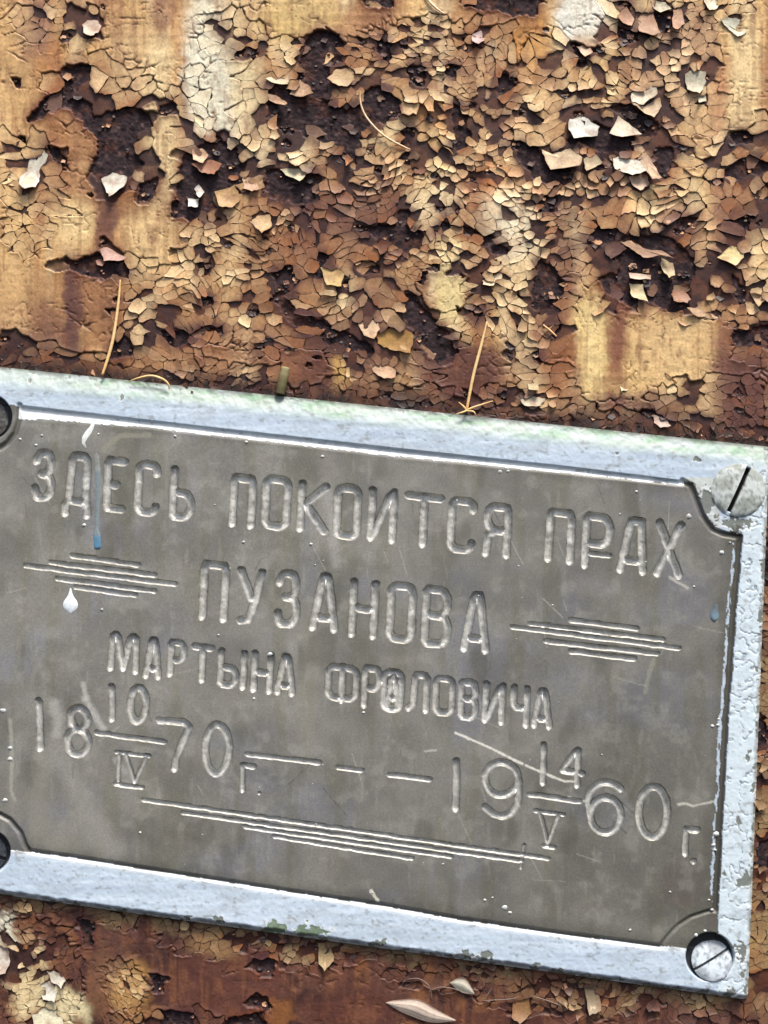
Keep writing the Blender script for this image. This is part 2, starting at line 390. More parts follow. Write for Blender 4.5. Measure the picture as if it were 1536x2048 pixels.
SMOOTH = [(600,36,90,34),(330,330,26,100),(150,460,36,58),(320,470,50,60),(880,590,46,54),(1330,690,120,70),(1180,690,50,110),(100,590,90,50),
          (200,630,40,60),(600,725,70,46),(1478,160,40,120),(1060,70,34,50),(1165,45,50,46),(440,190,36,70),(940,740,60,50),(450,1970,110,60),(700,2000,120,50)]
def flakiness(x, y):
    f = np.zeros(np.shape(x))
    n = (fbm(x, y, 90, 70, 41) - .5)
    for cx, cy, rx, ry, s in FLK:
        e = ((x - cx) / rx) ** 2 + ((y - cy) / ry) ** 2
        f = np.maximum(f, s * np.clip(1.25 - .6 * e, 0, 1))
    und = y - (1793 + .141 * x)
    f = np.maximum(f, .8 * sstep(40, 14, und) * (und > -40) * sstep(.44, .56, fbm(x, y, 60, 60, 33)))
    for cx, cy, rx, ry in SMOOTH:
        e = ((x - cx) / rx) ** 2 + ((y - cy) / ry) ** 2
        f = f * sstep(.5, 1.5, e + n * 1.2)
    return np.clip(f + n * .45, 0, 1)
def cell_size(x, y):
    n = fbm(x, y, 130, 110, 47)
    s = 13 + 30 * sstep(.30, .72, n)
    big = np.exp(-(((x - 1260) / 130) ** 2 + ((y - 280) / 110) ** 2)) + np.exp(-(((x - 160) / 150) ** 2 + ((y - 270) / 130) ** 2)) + np.exp(-(((x - 1400) / 140) ** 2 + ((y - 530) / 100) ** 2))
    s = s * (1 - .6 * np.clip(big, 0, 1)) + 33 * .6 * np.clip(big, 0, 1)
    s = s + 26 * np.exp(-(((x - 150) / 210) ** 2 + ((y - 200) / 220) ** 2))
    small = np.exp(-(((x - 430) / 120) ** 2 + ((y - 600) / 110) ** 2)) + np.exp(-(((x - 860) / 90) ** 2 + ((y - 180) / 80) ** 2))
    s = s * (1 - .5 * np.clip(small, 0, 1)) + 13 * .5 * np.clip(small, 0, 1)
    band = ((y > 735 + .1035 * x - 45) & (y < 1700)) | (y > 1760)
    return np.where(band, s * .72, s)

# seeds of the crack pattern (stretched so that cells lie a little wider than tall)
AN = 1.35
def warp(x, y):
    a = fbm(x, y, 120, 120, 53, 2) - .5
    return (fbm(x, y, 20, 20, 51, 2) - .5) * 11 + a * 60, (fbm(x, y, 20, 20, 57, 2) - .5) * 10 + (fbm(x, y, 110, 110, 59, 2) - .5) * 60
X0, X1, Y0, Y1 = -250, 1786, -250, 2300
def under_plaque(x, y, m):
    a, b, c, d = edge_d(x, y)
    return (a > m) & (b > m) & (c > m) & (d > m)
cand = np.stack([RNG.uniform(-60, 1600, 60000), RNG.uniform(-60, 2110, 60000)], -1)
cand = cand[~under_plaque(cand[:, 0], cand[:, 1], 34)]
csz = cell_size(cand[:, 0], cand[:, 1])
cf = flakiness(cand[:, 0], cand[:, 1])
csz = np.where(cf < .12, csz * 1.7, csz) * np.exp(RNG.normal(0.06, .44, len(cand)))
csz = np.clip(csz, 9.5, 75)
G = 24.0; buckets = {}; seeds = []; ssz = []
for (x, y), s in zip(cand, csz):
    r = s * .82; gx, gy = int(x // G), int(y // G); k = int(r // G) + 1; ok = True
    for ax in range(gx - k, gx + k + 1):
        for ay in range(gy - k, gy + k + 1):
            for j in buckets.get((ax, ay), ()):
                if (seeds[j][0] - x) ** 2 + ((seeds[j][1] - y) * AN) ** 2 < r * r: ok = False; break
            if not ok: break
        if not ok: break
    if ok:
        buckets.setdefault((gx, gy), []).append(len(seeds)); seeds.append((x, y)); ssz.append(s)
SEED = np.array(seeds); SSZ = np.array(ssz); NS = len(SEED)

# state of each cell: 0 bare, 1 fallen top coat, 2 flake, 3 intact
def in_poly(x, y, p):
    r = np.zeros(np.shape(x), bool)
    x2, y2 = np.roll(p[:, 0], -1), np.roll(p[:, 1], -1)
    for a, b, c, d in zip(p[:, 0], p[:, 1], x2, y2):
        if b == d: continue
        r ^= ((b > y) != (d > y)) & (x < (c - a) * (y - b) / (d - b) + a)
    return r
WS = SEED + np.stack(warp(SEED[:, 0], SEED[:, 1]), 1)       # seeds in the warped crack plane
SF = flakiness(SEED[:, 0], SEED[:, 1])
sbare = np.zeros(NS, bool)
for p in BARE: sbare |= in_poly(SEED[:, 0], SEED[:, 1], p)
rr = RNG.random(NS)
state = np.where(SF > .38 + .12 * rr + .66 * sstep(.40, .70, fbm(SEED[:, 0], SEED[:, 1], 75, 60, 63)), 2, 3)
r2 = RNG.random(NS)
state = np.where((state == 2) & (r2 < .14 + .42 * sstep(.52, .66, fbm(SEED[:, 0], SEED[:, 1], 60, 45, 61))), 1, state)
skin = (state == 3) & (SF > .33) & ~sbare                 # cracked but still flat on the panel
state = np.where(skin, 2, state)
state = np.where(sbare, np.where(r2 > .93, 2, 0), state)

# big loose chips that the eye picks out (outline, colour, lift, tilt)
CHIPS = [
 ([(64,304),(85,300),(98,310),(92,326),(80,341),(81,365),(75,378),(55,382),(42,370),(43,355),(56,344)],(232,226,206),3,.10),
 ([(204,358),(226,346),(256,356),(250,376),(222,398),(211,376)],(240,232,214),5,.28),
 ([(166,52),(176,42),(196,42),(204,54),(198,68),(184,76),(170,70)],(232,206,182),6,.22),
 ([(1138,240),(1168,235),(1198,255),(1193,274),(1146,281),(1136,262)],(240,238,224),6,.22),
 ([(1217,270),(1236,231),(1262,254),(1282,272),(1242,277)],(240,224,196),6,.26),
 ([(1262,188),(1286,168),(1311,178),(1312,192),(1284,214),(1262,206)],(238,226,198),6,.22),
 ([(1258,208),(1284,218),(1318,196),(1322,214),(1306,238),(1282,226)],(214,186,150),8,.3),
 ([(1225,318),(1242,312),(1280,325),(1292,345),(1262,354),(1228,340)],(242,234,214),8,.3),
 ([(1256,355),(1292,348),(1298,370),(1278,384),(1262,370)],(224,190,162),6,.25),
 ([(1262,284),(1276,283),(1300,318),(1318,362),(1300,364),(1278,322)],(214,180,146),9,.2),
 ([(1083,300),(1102,309),(1140,299),(1162,318),(1156,336),(1100,342),(1090,322)],(232,204,166),7,.22),
 ([(1166,320),(1186,307),(1204,326),(1190,336),(1170,347)],(196,176,140),7,.3),
 ([(389,379),(398,370),(410,386),(402,400)],(240,234,220),4,.3),
 ([(376,398),(399,398),(397,416),(378,416)],(240,236,226),4,.3),
 ([(641,536),(672,530),(689,550),(683,576),(654,572)],(214,180,120),7,.3),
 ([(964,562),(1000,544),(1004,556),(986,573),(965,571)],(236,214,176),6,.3),
 ([(1257,567),(1285,570),(1292,606),(1277,601),(1262,593)],(226,206,160),6,.22),
 ([(1321,516),(1345,527),(1347,553),(1334,559),(1321,534)],(212,192,148),7,.25),
 ([(1256,547),(1301,551),(1300,560),(1258,558)],(232,206,182),8,.35),
 ([(1240,485),(1262,500),(1284,517),(1322,513),(1344,520),(1322,503),(1285,497),(1262,482)],(186,146,112),8,.25),
 ([(1431,517),(1461,492),(1488,499),(1485,517),(1467,534)],(236,212,150),7,.25),
 ([(1437,42),(1455,37),(1486,41),(1491,67),(1472,77),(1456,63)],(206,206,184),5,.15),
 ([(1369,150),(1385,139),(1411,145),(1409,170),(1396,191),(1372,182)],(196,190,164),5,.12),
 ([(1390,192),(1409,186),(1411,205),(1395,209)],(198,190,164),5,.15),
 ([(200,500),(215,495),(257,517),(250,523),(210,524)],(214,172,156),8,.35),
 ([(1152,95),(1176,92),(1184,108),(1168,118)],(224,192,162),7,.3),
 ([(945,70),(962,62),(968,84),(956,94),(944,86)],(206,180,176),8,.3),
 ([(1232,35),(1252,15),(1268,40),(1262,54),(1244,50)],(196,152,122),5,.25),
 ([(1274,40),(1284,25),(1306,28),(1318,72),(1300,76),(1276,66)],(198,156,122),6,.25),
 ([(1345,22),(1362,18),(1368,50),(1352,64),(1342,60)],(206,164,132),7,.3),
 ([(532,160),(548,150),(580,152),(576,172),(545,168)],(228,204,168),6,.3),
 ([(580,190),(600,160),(620,175),(628,192),(600,196)],(206,170,136),6,.3),
 ([(655,160),(672,140),(705,138),(712,160),(695,176),(678,176)],(206,172,124),7,.2),
 ([(530,185),(552,192),(576,212),(572,217),(535,200)],(196,160,128),7,.3),
 ([(385,300),(405,298),(418,312),(408,330),(388,322)],(222,184,150),6,.3),
 ([(384,330),(420,320),(445,330),(430,352),(405,348)],(176,120,90),6,.25),
 ([(430,385),(470,370),(482,400),(466,418),(440,415)],(200,160,108),7,.25),
 ([(486,355),(510,358),(520,380),(505,386),(488,380)],(204,164,132),7,.3),
 ([(560,340),(612,338),(618,345),(600,366),(572,352)],(232,222,184),6,.25),
 ([(500,445),(525,470),(545,455),(540,430),(515,432)],(216,180,134),7,.3),
 ([(1340,590),(1344,604),(1372,608),(1380,600),(1366,580),(1350,578)],(176,132,104),7,.3),
 ([(1370,618),(1390,634),(1420,636),(1462,648),(1440,636),(1400,618)],(212,176,140),8,.3),
 ([(1352,628),(1372,632),(1382,650),(1368,654),(1352,642)],(206,162,118),5,.2),
 ([(1168,612),(1200,600),(1220,606),(1204,626),(1188,634)],(206,168,116),6,.25),
 ([(1498,582),(1520,585),(1530,600),(1512,616)],(210,172,132),7,.3),
 ([(1238,765),(1250,758),(1256,780),(1240,784)],(228,214,172),5,.25),
 ([(1040,800),(1066,792),(1090,798),(1080,812),(1048,812)],(214,200,170),6,.25),
 ([(1048,750),(1072,748),(1076,782),(1056,780)],(206,188,140),5,.2),
 ([(1305,830),(1330,836),(1340,852),(1318,856),(1306,846)],(206,182,166),6,.3),
 ([(740,730),(768,722),(792,742),(790,756),(768,758),(746,744)],(206,166,130),6,.25),
 ([(716,646),(756,638),(760,660),(748,680),(728,672)],(224,190,152),6,.3),
 ([(752,665),(800,652),(828,672),(820,708),(780,700),(756,688)],(186,142,76),5,.1),
 ([(1300,4),(1330,6),(1340,22),(1318,30),(1306,20)],(214,206,178),6,.2),
 ([(1405,0),(1440,-4),(1432,20),(1415,26)],(240,226,196),6,.25),
 ([(95,1940),(120,1944),(134,1958),(126,1972),(104,1962)],(216,208,190),6,.2),
 ([(80,1965),(100,1960),(118,1980),(112,2000),(88,1996)],(224,220,204),5,.15),
 ([(64,2020),(92,2012),(124,2022),(130,2048),(70,2052)],(230,222,190),5,.12),
 ([(-6,1890),(14,1886),(22,1920),(14,1942),(-8,1944)],(214,208,194),6,.2),
 ([(635,1884),(662,1884),(668,1918),(650,1936),(638,1924)],(176,152,108),7,.2),
 ([(1026,2000),(1058,1992),(1062,2024),(1038,2042),(1022,2030)],(150,112,70),6,.2),
 ([(1168,1976),(1196,1968),(1200,2016),(1176,2024)],(150,134,106),6,.2),
]
chip_polys = [np.array(c[0], float) for c in CHIPS]
for p in chip_polys:
    q = p.mean(0) + (p - p.mean(0)) * 1.0
    hit = in_poly(SEED[:, 0], SEED[:, 1], q) & (state >= 2)
    state[hit] = 1

# ------------------------------------------------------------------ panel relief sheet
L0, L1, L2 = 0.0, 4.5, 8.5
def axis(a, b, lo, hi):
    return np.concatenate([np.linspace(a, lo - 12, 18), np.arange(lo, hi + .1, 2.0), np.linspace(hi + 12, b, 18)])
gx = axis(X0, X1, -10, 1546); gy = axis(Y0, Y1, -10, 2058)
GX, GY = np.meshgrid(gx, gy); NX, NY = len(gx), len(gy)
wx, wy = warp(GX, GY); QX, QY = GX + wx, GY + wy
d1 = np.full(GX.shape, 1e9); d2 = d1.copy(); lab = np.zeros(GX.shape, int)
for j in range(NS):
    sx, sy = SEED[j]; R = max(30, SSZ[j] * 2.3) + 40
    i0, i1 = np.searchsorted(gx, (sx - R, sx + R)); k0, k1 = np.searchsorted(gy, (sy - R, sy + R))
    if i1 <= i0 or k1 <= k0: continue
    sl = (slice(k0, k1), slice(i0, i1))
    d = np.hypot(QX[sl] - WS[j, 0], (QY[sl] - WS[j, 1]) * AN)
    a, b = d1[sl], d2[sl]
    nearer = d < a
    b[:] = np.where(nearer, a, np.minimum(b, d))
    lab[sl] = np.where(nearer, j, lab[sl])
    a[:] = np.where(nearer, d, a)
crack = np.where(d2 > 1e8, 30, (d2 - d1) * .5)
st_map = np.where(d1 > 1e8, 3, state[lab])
rid = np.full(GX.shape, -1)
bx, by = (fbm(GX, GY, 14, 14, 71, 2) - .5) * 14, (fbm(GX, GY, 14, 14, 77, 2) - .5) * 14
for k, p in enumerate(BARE):
    i0, i1 = np.searchsorted(gx, (p[:, 0].min() - 12, p[:, 0].max() + 12)); k0, k1 = np.searchsorted(gy, (p[:, 1].min() - 12, p[:, 1].max() + 12))
    sl = (slice(k0, k1), slice(i0, i1))
    m = in_poly(GX[sl] + bx[sl], GY[sl] + by[sl], p)
    rid[sl] = np.where(m, k, rid[sl])
bare = (rid >= 0).astype(float)
intact = ((st_map == 3) & (rid < 0)).astype(float)
FL = flakiness(GX, GY)
near = box_blur(box_blur(intact, 2), 2)
n_fine = fbm(GX, GY, 7, 6, 81, 2) - .5
n_mid = fbm(GX, GY, 40, 30, 83) - .5
lift = intact * np.clip(1 - near, 0, 1) * (1.0 + 11 * np.clip(fbm(GX, GY, 36, 30, 87) - .3, 0, 1))
crk = intact * sstep(1.5, .4, crack) * sstep(.10, .38, FL + .6 * (fbm(GX, GY, 60, 50, 91) - .45)) * sstep(.30, .48, fbm(GX, GY, 22, 22, 92))
sub = fbm(GX, GY, 70, 60, 93)
Hh = np.where(bare > 0, L0 + 2.6 * n_fine + 2.0 * n_mid, np.where(intact > 0, L2 + lift, L1 + 1.2 * (sub - .5)))
Hh = Hh + intact * sstep(.05, .35, FL) * 1.8 * np.exp(-crack / 4) * (crack > 1.5) * sstep(.4, .6, fbm(GX, GY, 50, 50, 94)) - 4 * crk
brush = (fbm(GX, GY, 70, 9, 95, 2) - .5)
hair = intact * sstep(.016, .004, np.abs(fbm(GX, GY, 54, 13, 201, 2) - .5)) * sstep(.46, .60, fbm(GX, GY, 70, 50, 203))
hair = np.maximum(hair, intact * sstep(.014, .004, np.abs(fbm(GX, GY, 30, 34, 205, 2) - .5)) * sstep(.50, .62, fbm(GX, GY, 60, 60, 207)))
Hh = Hh - 1.8 * hair
Hh = box_blur(Hh, 1) * .30 + Hh * .70 + n_fine * .35 + brush * .7 * intact * (GY < 1700) + n_mid * 1.2
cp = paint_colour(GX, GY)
# rust that has bled out of the bare spots and cracks into the coat round them
loose = ((st_map == 1) & (rid < 0)).astype(float)
SEEP = np.clip(2.6 * box_blur(box_blur(bare, 6), 6) + 1.3 * box_blur(box_blur(loose, 3), 3), 0, 1)
SEEP = np.clip(SEEP * (.45 + 1.1 * fbm(GX, GY, 40, 60, 211)), 0, 1)
def seep_at(x, y):
    i = np.clip(np.searchsorted(gx, x), 0, NX - 1); k = np.clip(np.searchsorted(gy, y), 0, NY - 1)
    return SEEP[k, i]
BLEED = np.where((fbm(GX, GY, 120, 90, 213) > .5)[..., None], lin((100, 52, 34)), lin((74, 40, 42)))
halo = np.clip(.85 * SEEP + .40 * np.exp(-crack / 4.5) * sstep(.15, .4, FL) * sstep(.35, .6, fbm(GX, GY, 45, 45, 215)), 0, .9)[..., None]
cp = cp * (1 - halo) + BLEED * halo
under = cp * .30 + lin((104, 60, 44)) * .34
dirty = sstep(.40, .62, fbm(GX, GY, 34, 26, 97))[..., None]
under = under * (1 - .75 * dirty) + lin((50, 30, 30)) * .75 * dirty
cr = rust_colour(GX, GY)
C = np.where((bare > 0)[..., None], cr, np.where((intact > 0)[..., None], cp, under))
C = C * (1 - .55 * hair[..., None]) + lin((96, 60, 42)) * .55 * hair[..., None]
C = C * (1 - .8 * crk[..., None]) + lin((70, 42, 32)) * .8 * crk[..., None]
V = world_pts(GX, GY, Hh).reshape(-1, 3); Cf = C.reshape(-1, 3)
idx = np.arange(NX * NY).reshape(NY, NX)
F = np.stack([idx[:-1, :-1], idx[1:, :-1], idx[1:, 1:], idx[:-1, 1:]], -1)
fx, fy = (gx[:-1] + gx[1:]) / 2, (gy[:-1] + gy[1:]) / 2
FX, FY = np.meshgrid(fx, fy)
keep = ~under_plaque(FX, FY, 46)
frid = np.where(keep, rid[:-1, :-1], -9)

panel = empty("peeling_panel", "rusty sheet metal panel with cracked, peeling tan paint behind the plaque", "panel", (0, 0, 0))
sub_mesh("painted_sheet", V, Cf, F[frid == -1], M_PAINT, panel)
for k in range(len(BARE)):
    f = F[frid == k]
    if len(f) > 12:
        sub_mesh("rust_patch", V, Cf, f, M_RUST, panel)
# the sheet's body behind the relief
bz = 20
bv = world_pts(np.array([X0, X1, X1, X0] * 2), np.array([Y0, Y0, Y1, Y1] * 2), np.array([-4.] * 4 + [-bz] * 4))
bfc = np.array([[0, 3, 2, 1], [4, 5, 6, 7], [0, 1, 5, 4], [1, 2, 6, 5], [2, 3, 7, 6], [3, 0, 4, 7]])
new_mesh("sheet_core", bv, bfc, np.tile(lin((70, 48, 42)), (8, 1)), M_RUST, panel, smooth=False)

# ------------------------------------------------------------------ paint flakes
def clip_cell(j, nb):
    """Voronoi cell of seed j in the stretched plane"""
    s = np.array([WS[j, 0], WS[j, 1] * AN]); R = SSZ[j] * 1.3
    poly = [(s[0] + R * math.cos(t), s[1] + R * math.sin(t)) for t in np.linspace(0, 2 * math.pi, 12, endpoint=False)]
    for q in nb:
        mx, my = (q[0] + s[0]) / 2, (q[1] + s[1]) / 2; nx, ny = q[0] - s[0], q[1] - s[1]
        out = []
        for a, b in zip(poly, poly[1:] + poly[:1]):
            da = (a[0] - mx) * nx + (a[1] - my) * ny; db = (b[0] - mx) * nx + (b[1] - my) * ny
            if da <= 0: out.append(a)
            if (da < 0 < db) or (db < 0 < da):
                t = da / (da - db); out.append((a[0] + (b[0] - a[0]) * t, a[1] + (b[1] - a[1]) * t))
        poly = out
        if len(poly) < 3: return None
    p = np.array(poly); p[:, 1] /= AN
    return p
def rough_outline(p, rnd, amp, step=9.0):
    out = []
    n = len(p)
    for i in range(n):
        a, b = p[i], p[(i + 1) % n]; L = math.hypot(*(b - a))
        if L < 2.0: continue
        out.append(a)
        m = min(int(L // step), 3)
        nrm = np.array([-(b - a)[1], (b - a)[0]]) / L
        for k in range(1, m + 1):
            out.append(a + (b - a) * (k / (m + 1)) + nrm * rnd.uniform(-amp, amp))
    return np.array(out)
def flake_geo(p, base, tilt, ang, cup, curl, thick, rnd):
    """thin curled shell with outline p; returns px-space (x,y,h) vertices and faces (tris, quads)"""
    n = len(p); c = p.mean(0); d = p - c
    R = max(np.hypot(d[:, 0], d[:, 1]).mean(), 2.0)
    dirv = np.array([math.sin(ang), math.cos(ang)])          # 0 = downwards on the panel
    def hz(q):
        e = q - c; r2 = (e ** 2).sum(-1) / R ** 2; t = (e @ dirv) / R
        return tilt * (e @ dirv) + cup * r2 + curl * np.clip(t, 0, 2) ** 2
    mid = c + d * .6; mid2 = c + d * .86
    ho, hm, hm2, hc = hz(p), hz(mid), hz(mid2), hz(c[None])[0]
    lo = min(ho.min(), hm.min(), hc)
    lo = lo * .75                                             # hinge edge sinks slightly into the coat below
    ho, hm, hm2, hc = ho - lo + base, hm - lo + base, hm2 - lo + base, hc - lo + base
    ho = ho + np.array([rnd.uniform(-.5, .5) for _ in range(n)])
    P = lambda q, h: np.concatenate([q, np.asarray(h)[:, None]], 1)
    sidep = c + d * 1.012
    V = np.concatenate([P(p, ho), P(mid2, hm2), P(mid, hm), P(c[None], np.array([hc])), P(sidep, ho - .15), P(c + d * .985, ho - thick), P(c[None], np.array([hc - thick]))])
    i = np.arange(n); j = (i + 1) % n
    O, A, B, CC, SD, SB, BC = 0, n, 2 * n, 3 * n, 3 * n + 1, 4 * n + 1, 5 * n + 1
    quads = np.concatenate([np.stack([O + i, A + i, A + j, O + j], 1), np.stack([A + i, B + i, B + j, A + j], 1),
                            np.stack([SD + i, SD + j, SB + j, SB + i], 1)])
    tris = np.concatenate([np.stack([B + i, np.full(n, CC), B + j], 1), np.stack([SB + j, np.full(n, BC), SB + i], 1)])
    return V, quads, tris, (n, SD)
def tri_orient(p):
    a = np.sum(p[:, 0] * np.roll(p[:, 1], -1) - np.roll(p[:, 0], -1) * p[:, 1])
    return p if a > 0 else p[::-1]

flakes = []          # (area, verts_world, quads, tris, colours)
def add_flake(p, colour, base, tilt, ang, cup, curl, thick, rnd, pale, fkey=None):
    if fkey is None: p = tri_orient(p)
    if len(p) < 3: return
    Vp, q, t, (n, SD) = flake_geo(p, base, tilt, ang, cup, curl, thick, rnd)
    if colour is None:
        flat_ = pale < 0; cc = FCOL[fkey] * abs(pale)
        k_ = rnd.random() ** .9 * (.25 if flat_ else .75)
        lum = float(np.clip((cc.mean() - .07) / .22, 0, 1))
        sp = seep_at(Vp[:, 0], Vp[:, 1]) * rnd.choice((.2, .5, .8, .95, 1.))
        ring = np.zeros(len(Vp)); ring[:n] = .5; ring[n:2 * n] = .25
        if rnd.random() < (.8 if flat_ else .4): sp = sp + ring * rnd.uniform(.1, .9)
        sp = np.clip(sp, 0, .88)[:, None]
        cc = cc * (1 - k_ * lum) + lin((240, 212, 162)) * k_ * lum
        cc = cc * (1 - sp) + lin(rnd.choice(((92, 50, 38), (80, 46, 46), (70, 40, 38), (140, 84, 46)))) * sp
    else:
        f = fbm(Vp[:, 0], Vp[:, 1], 12, 10, 101)
        f2 = fbm(Vp[:, 0], Vp[:, 1], 30, 26, 103)
        cc = lin(colour)[None] * (.55 + .42 * f)[:, None] * (.8 + .3 * f2)[:, None]
        g_ = (sstep(.50, .72, fbm(Vp[:, 0], Vp[:, 1], 18, 14, 105)) * .55)[:, None]
        g_[:n] = np.maximum(g_[:n], .3)
        cc = cc * (1 - g_) + lin((128, 86, 60)) * g_
    rim = lin((214, 186, 150))
    k = slice(SD, SD + 2 * n)
    cc[k] = cc[k] * .4 + rim * .6
    cc[-1] = cc[-1] * .6 + lin((150, 110, 84)) * .3
    a = abs(np.sum(p[:, 0] * np.roll(p[:, 1], -1) - np.roll(p[:, 0], -1) * p[:, 1])) / 2
    c = p.mean(0)
    if not (-20 < c[0] < 1556 and -20 < c[1] < 2068): a = 0
    elif under_plaque(c[0], c[1], 4): a = 0
    flakes.append((a, world_pts(Vp[:, 0], Vp[:, 1], Vp[:, 2]), q, t, np.clip(cc, 0, .95)))

rnd = random.Random(3)
SLAB = RNG.uniform(0, 1, (420, 2)) * np.array([1700, 2250]) - 70
SLH = RNG.uniform(0, 3.0, 420); SLT = RNG.normal(.03, .05, (420, 2))
def slab(x, y):
    k = np.argmin((SLAB[:, 0] - x) ** 2 + ((SLAB[:, 1] - y) * 1.4) ** 2)
    return max(0.0, SLH[k] + (x - SLAB[k, 0]) * SLT[k, 0] + (y - SLAB[k, 1]) * SLT[k, 1])
SQ = WS * np.array([1, AN]); pend = []; FCOL = {}
def flake_pts(p):
    c = p.mean(0); d = p - c
    return np.concatenate([p, c + d * .86, c + d * .6, c[None], c + d * 1.012, c + d * .985, c[None]])
for j in np.nonzero(state == 2)[0]:
    d = np.hypot(*(SQ - SQ[j]).T)
    nb = SQ[(d < SSZ[j] * 3.2) & (d > 0)]
    p = clip_cell(j, nb)
    if p is None: continue
    p = rough_outline(p, rnd, 1.5, 7.0)
    if len(p) < 3: continue
    q0 = p.copy()
    for _ in range(5): p = q0 - np.stack(warp(p[:, 0], p[:, 1]), 1)
    c = p.mean(0); q1 = p
    p = c + (p - c) * (rnd.uniform(.94, 1.02) - .09 * rnd.random() * sstep(.5, .95, SF[j]))
    x, y = SEED[j]
    strong = SF[j] * rnd.random()
    curlf = vnoise(x, y, 90, 80, 111)
    curlf *= sstep(.35, .85, SF[j]); strong = strong ** 1.6
    tilt = rnd.uniform(.0, .10) + .50 * max(0, strong - .25) * curlf
    ang = rnd.gauss(0.05, .55)
    cup = rnd.uniform(.1, .9) + 2.4 * strong * curlf
    curl = rnd.uniform(.2, 1.2) + 6.5 * strong * curlf
    sc_ = min(1.25, SSZ[j] / 20)
    att = fbm(np.array(x), np.array(y), 62, 50, 221) + rnd.uniform(-.05, .05) > .49 + .10 * (SF[j] - .6)
    b = L1 + .5 + slab(x, y) * min(1, SF[j] * 1.3) if not sbare[j] else 1.5
    if (att or skin[j]) and not sbare[j]:
        tilt *= .12; cup = cup * .2 + .1; curl = .3 * rnd.random() + (3.0 if rnd.random() < .12 else 0); b = L2 - .9
        p = c + (q1 - c) * rnd.uniform(.955, .99)
        if skin[j]: curl = .25 * rnd.random()
    v = rnd.random()
    pale = rnd.choice((.62, .8, .9, 1., 1.05, 1.1, 1.2)) * rnd.uniform(.92, 1.08)
    cl = None
    if v < .05 and y < 620: pale = 1.35
    p = tri_orient(p)
    if (att or skin[j]) and not sbare[j]: pale = -rnd.uniform(.93, 1.07)
    pend.append((p, b + rnd.uniform(0, 1.2 if pale > 0 else .5), tilt, ang, cup * sc_, curl * sc_, rnd.uniform(1.2, 2.2), pale))
_pts = [flake_pts(q[0]) for q in pend]
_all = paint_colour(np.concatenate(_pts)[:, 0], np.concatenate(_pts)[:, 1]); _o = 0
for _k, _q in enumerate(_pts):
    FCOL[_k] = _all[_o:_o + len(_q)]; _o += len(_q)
for _k, (p, b, tilt, ang, cup, curl, thick, pale) in enumerate(pend):
    add_flake(p, None, b, tilt, ang, cup, curl, thick, rnd, pale, _k)
for (pts, colr, b, tl) in CHIPS:
    p = rough_outline(np.array(pts, float), rnd, 1.8, 8.0)
    add_flake(p, colr, L1 - .5 + b * .25, tl, rnd.gauss(0, .35), rnd.uniform(1.2, 3.2), rnd.uniform(2.5, 6.5), 2.2, rnd, 1)
# crumbs caught in the rusted hollows and along the plaque's ledge
crumbs = []
for _ in range(2600):
    if rnd.random() < .62:
        q = BARE[rnd.randrange(len(BARE))]
        x, y = q.mean(0) + (q[rnd.randrange(len(q))] - q.mean(0)) * rnd.uniform(.2, 1.15)
    elif rnd.random() < .6:
        x = rnd.uniform(-40, 1580); y = 733 + .1035 * x - abs(rnd.gauss(0, 18)) - 2
    else:
        x = rnd.uniform(-40, 1520); y = 1793 + .141 * x + abs(rnd.gauss(0, 16)) + 3
    if under_plaque(x, y, 2): continue
    r = rnd.uniform(2, 5.0) if rnd.random() < .8 else rnd.uniform(5, 11)
    n = rnd.randint(4, 6); t0 = rnd.uniform(0, 6.28)
    p = np.array([(x + r * rnd.uniform(.7, 1.2) * math.cos(t0 + 6.283 * k / n), y + .75 * r * rnd.uniform(.7, 1.2) * math.sin(t0 + 6.283 * k / n)) for k in range(n)])
    base = rnd.choice([(186, 142, 106), (130, 90, 70), (84, 60, 54), (64, 50, 48), (74, 54, 50), (60, 46, 44), (52, 42, 42)])
    Vp, q4, t3, (n_, SD) = flake_geo(tri_orient(p), rnd.uniform(1, 4.5), rnd.uniform(0, .5), rnd.gauss(0, .9), rnd.uniform(0, 1.4), rnd.uniform(0, 1.2), rnd.uniform(1.2, 3), rnd)
    cc = np.tile(lin(base) * rnd.uniform(.75, 1.2), (len(Vp), 1))
    crumbs.append((0, world_pts(Vp[:, 0], Vp[:, 1], Vp[:, 2]), q4, t3, cc))

flakes.sort(key=lambda f: -f[0])
for f in flakes[:300]:
    new_mesh("paint_flake", f[1], [f[2], f[3]], f[4], M_PAINT, panel)
def joined(name, items, mat, parent):
    o = 0; vs_, qs, ts, cs = [], [], [], []
    for _, v, q, t, c in items:
        vs_.append(v); qs.append(q + o); ts.append(t + o); cs.append(c); o += len(v)
    ob = new_mesh(name, np.concatenate(vs_), [np.concatenate(qs), np.concatenate(ts)], np.concatenate(cs), mat, parent)
    ob["kind"] = "stuff"
    return ob
joined("small_flakes", flakes[300:], M_PAINT, panel)
joined("paint_crumbs", crumbs, M_PAINT, panel)

# ------------------------------------------------------------------ the plaque
HP = 27.0
KP = 1 - HP / DIST
NU, NV = 960, 620
uu, vv = np.linspace(0, 1, NU), np.linspace(0, 1, NV)
UU, VV = np.meshgrid(uu, vv)
PXY = quad(UU, VV); PX, PY = PXY[..., 0].copy(), PXY[..., 1].copy()

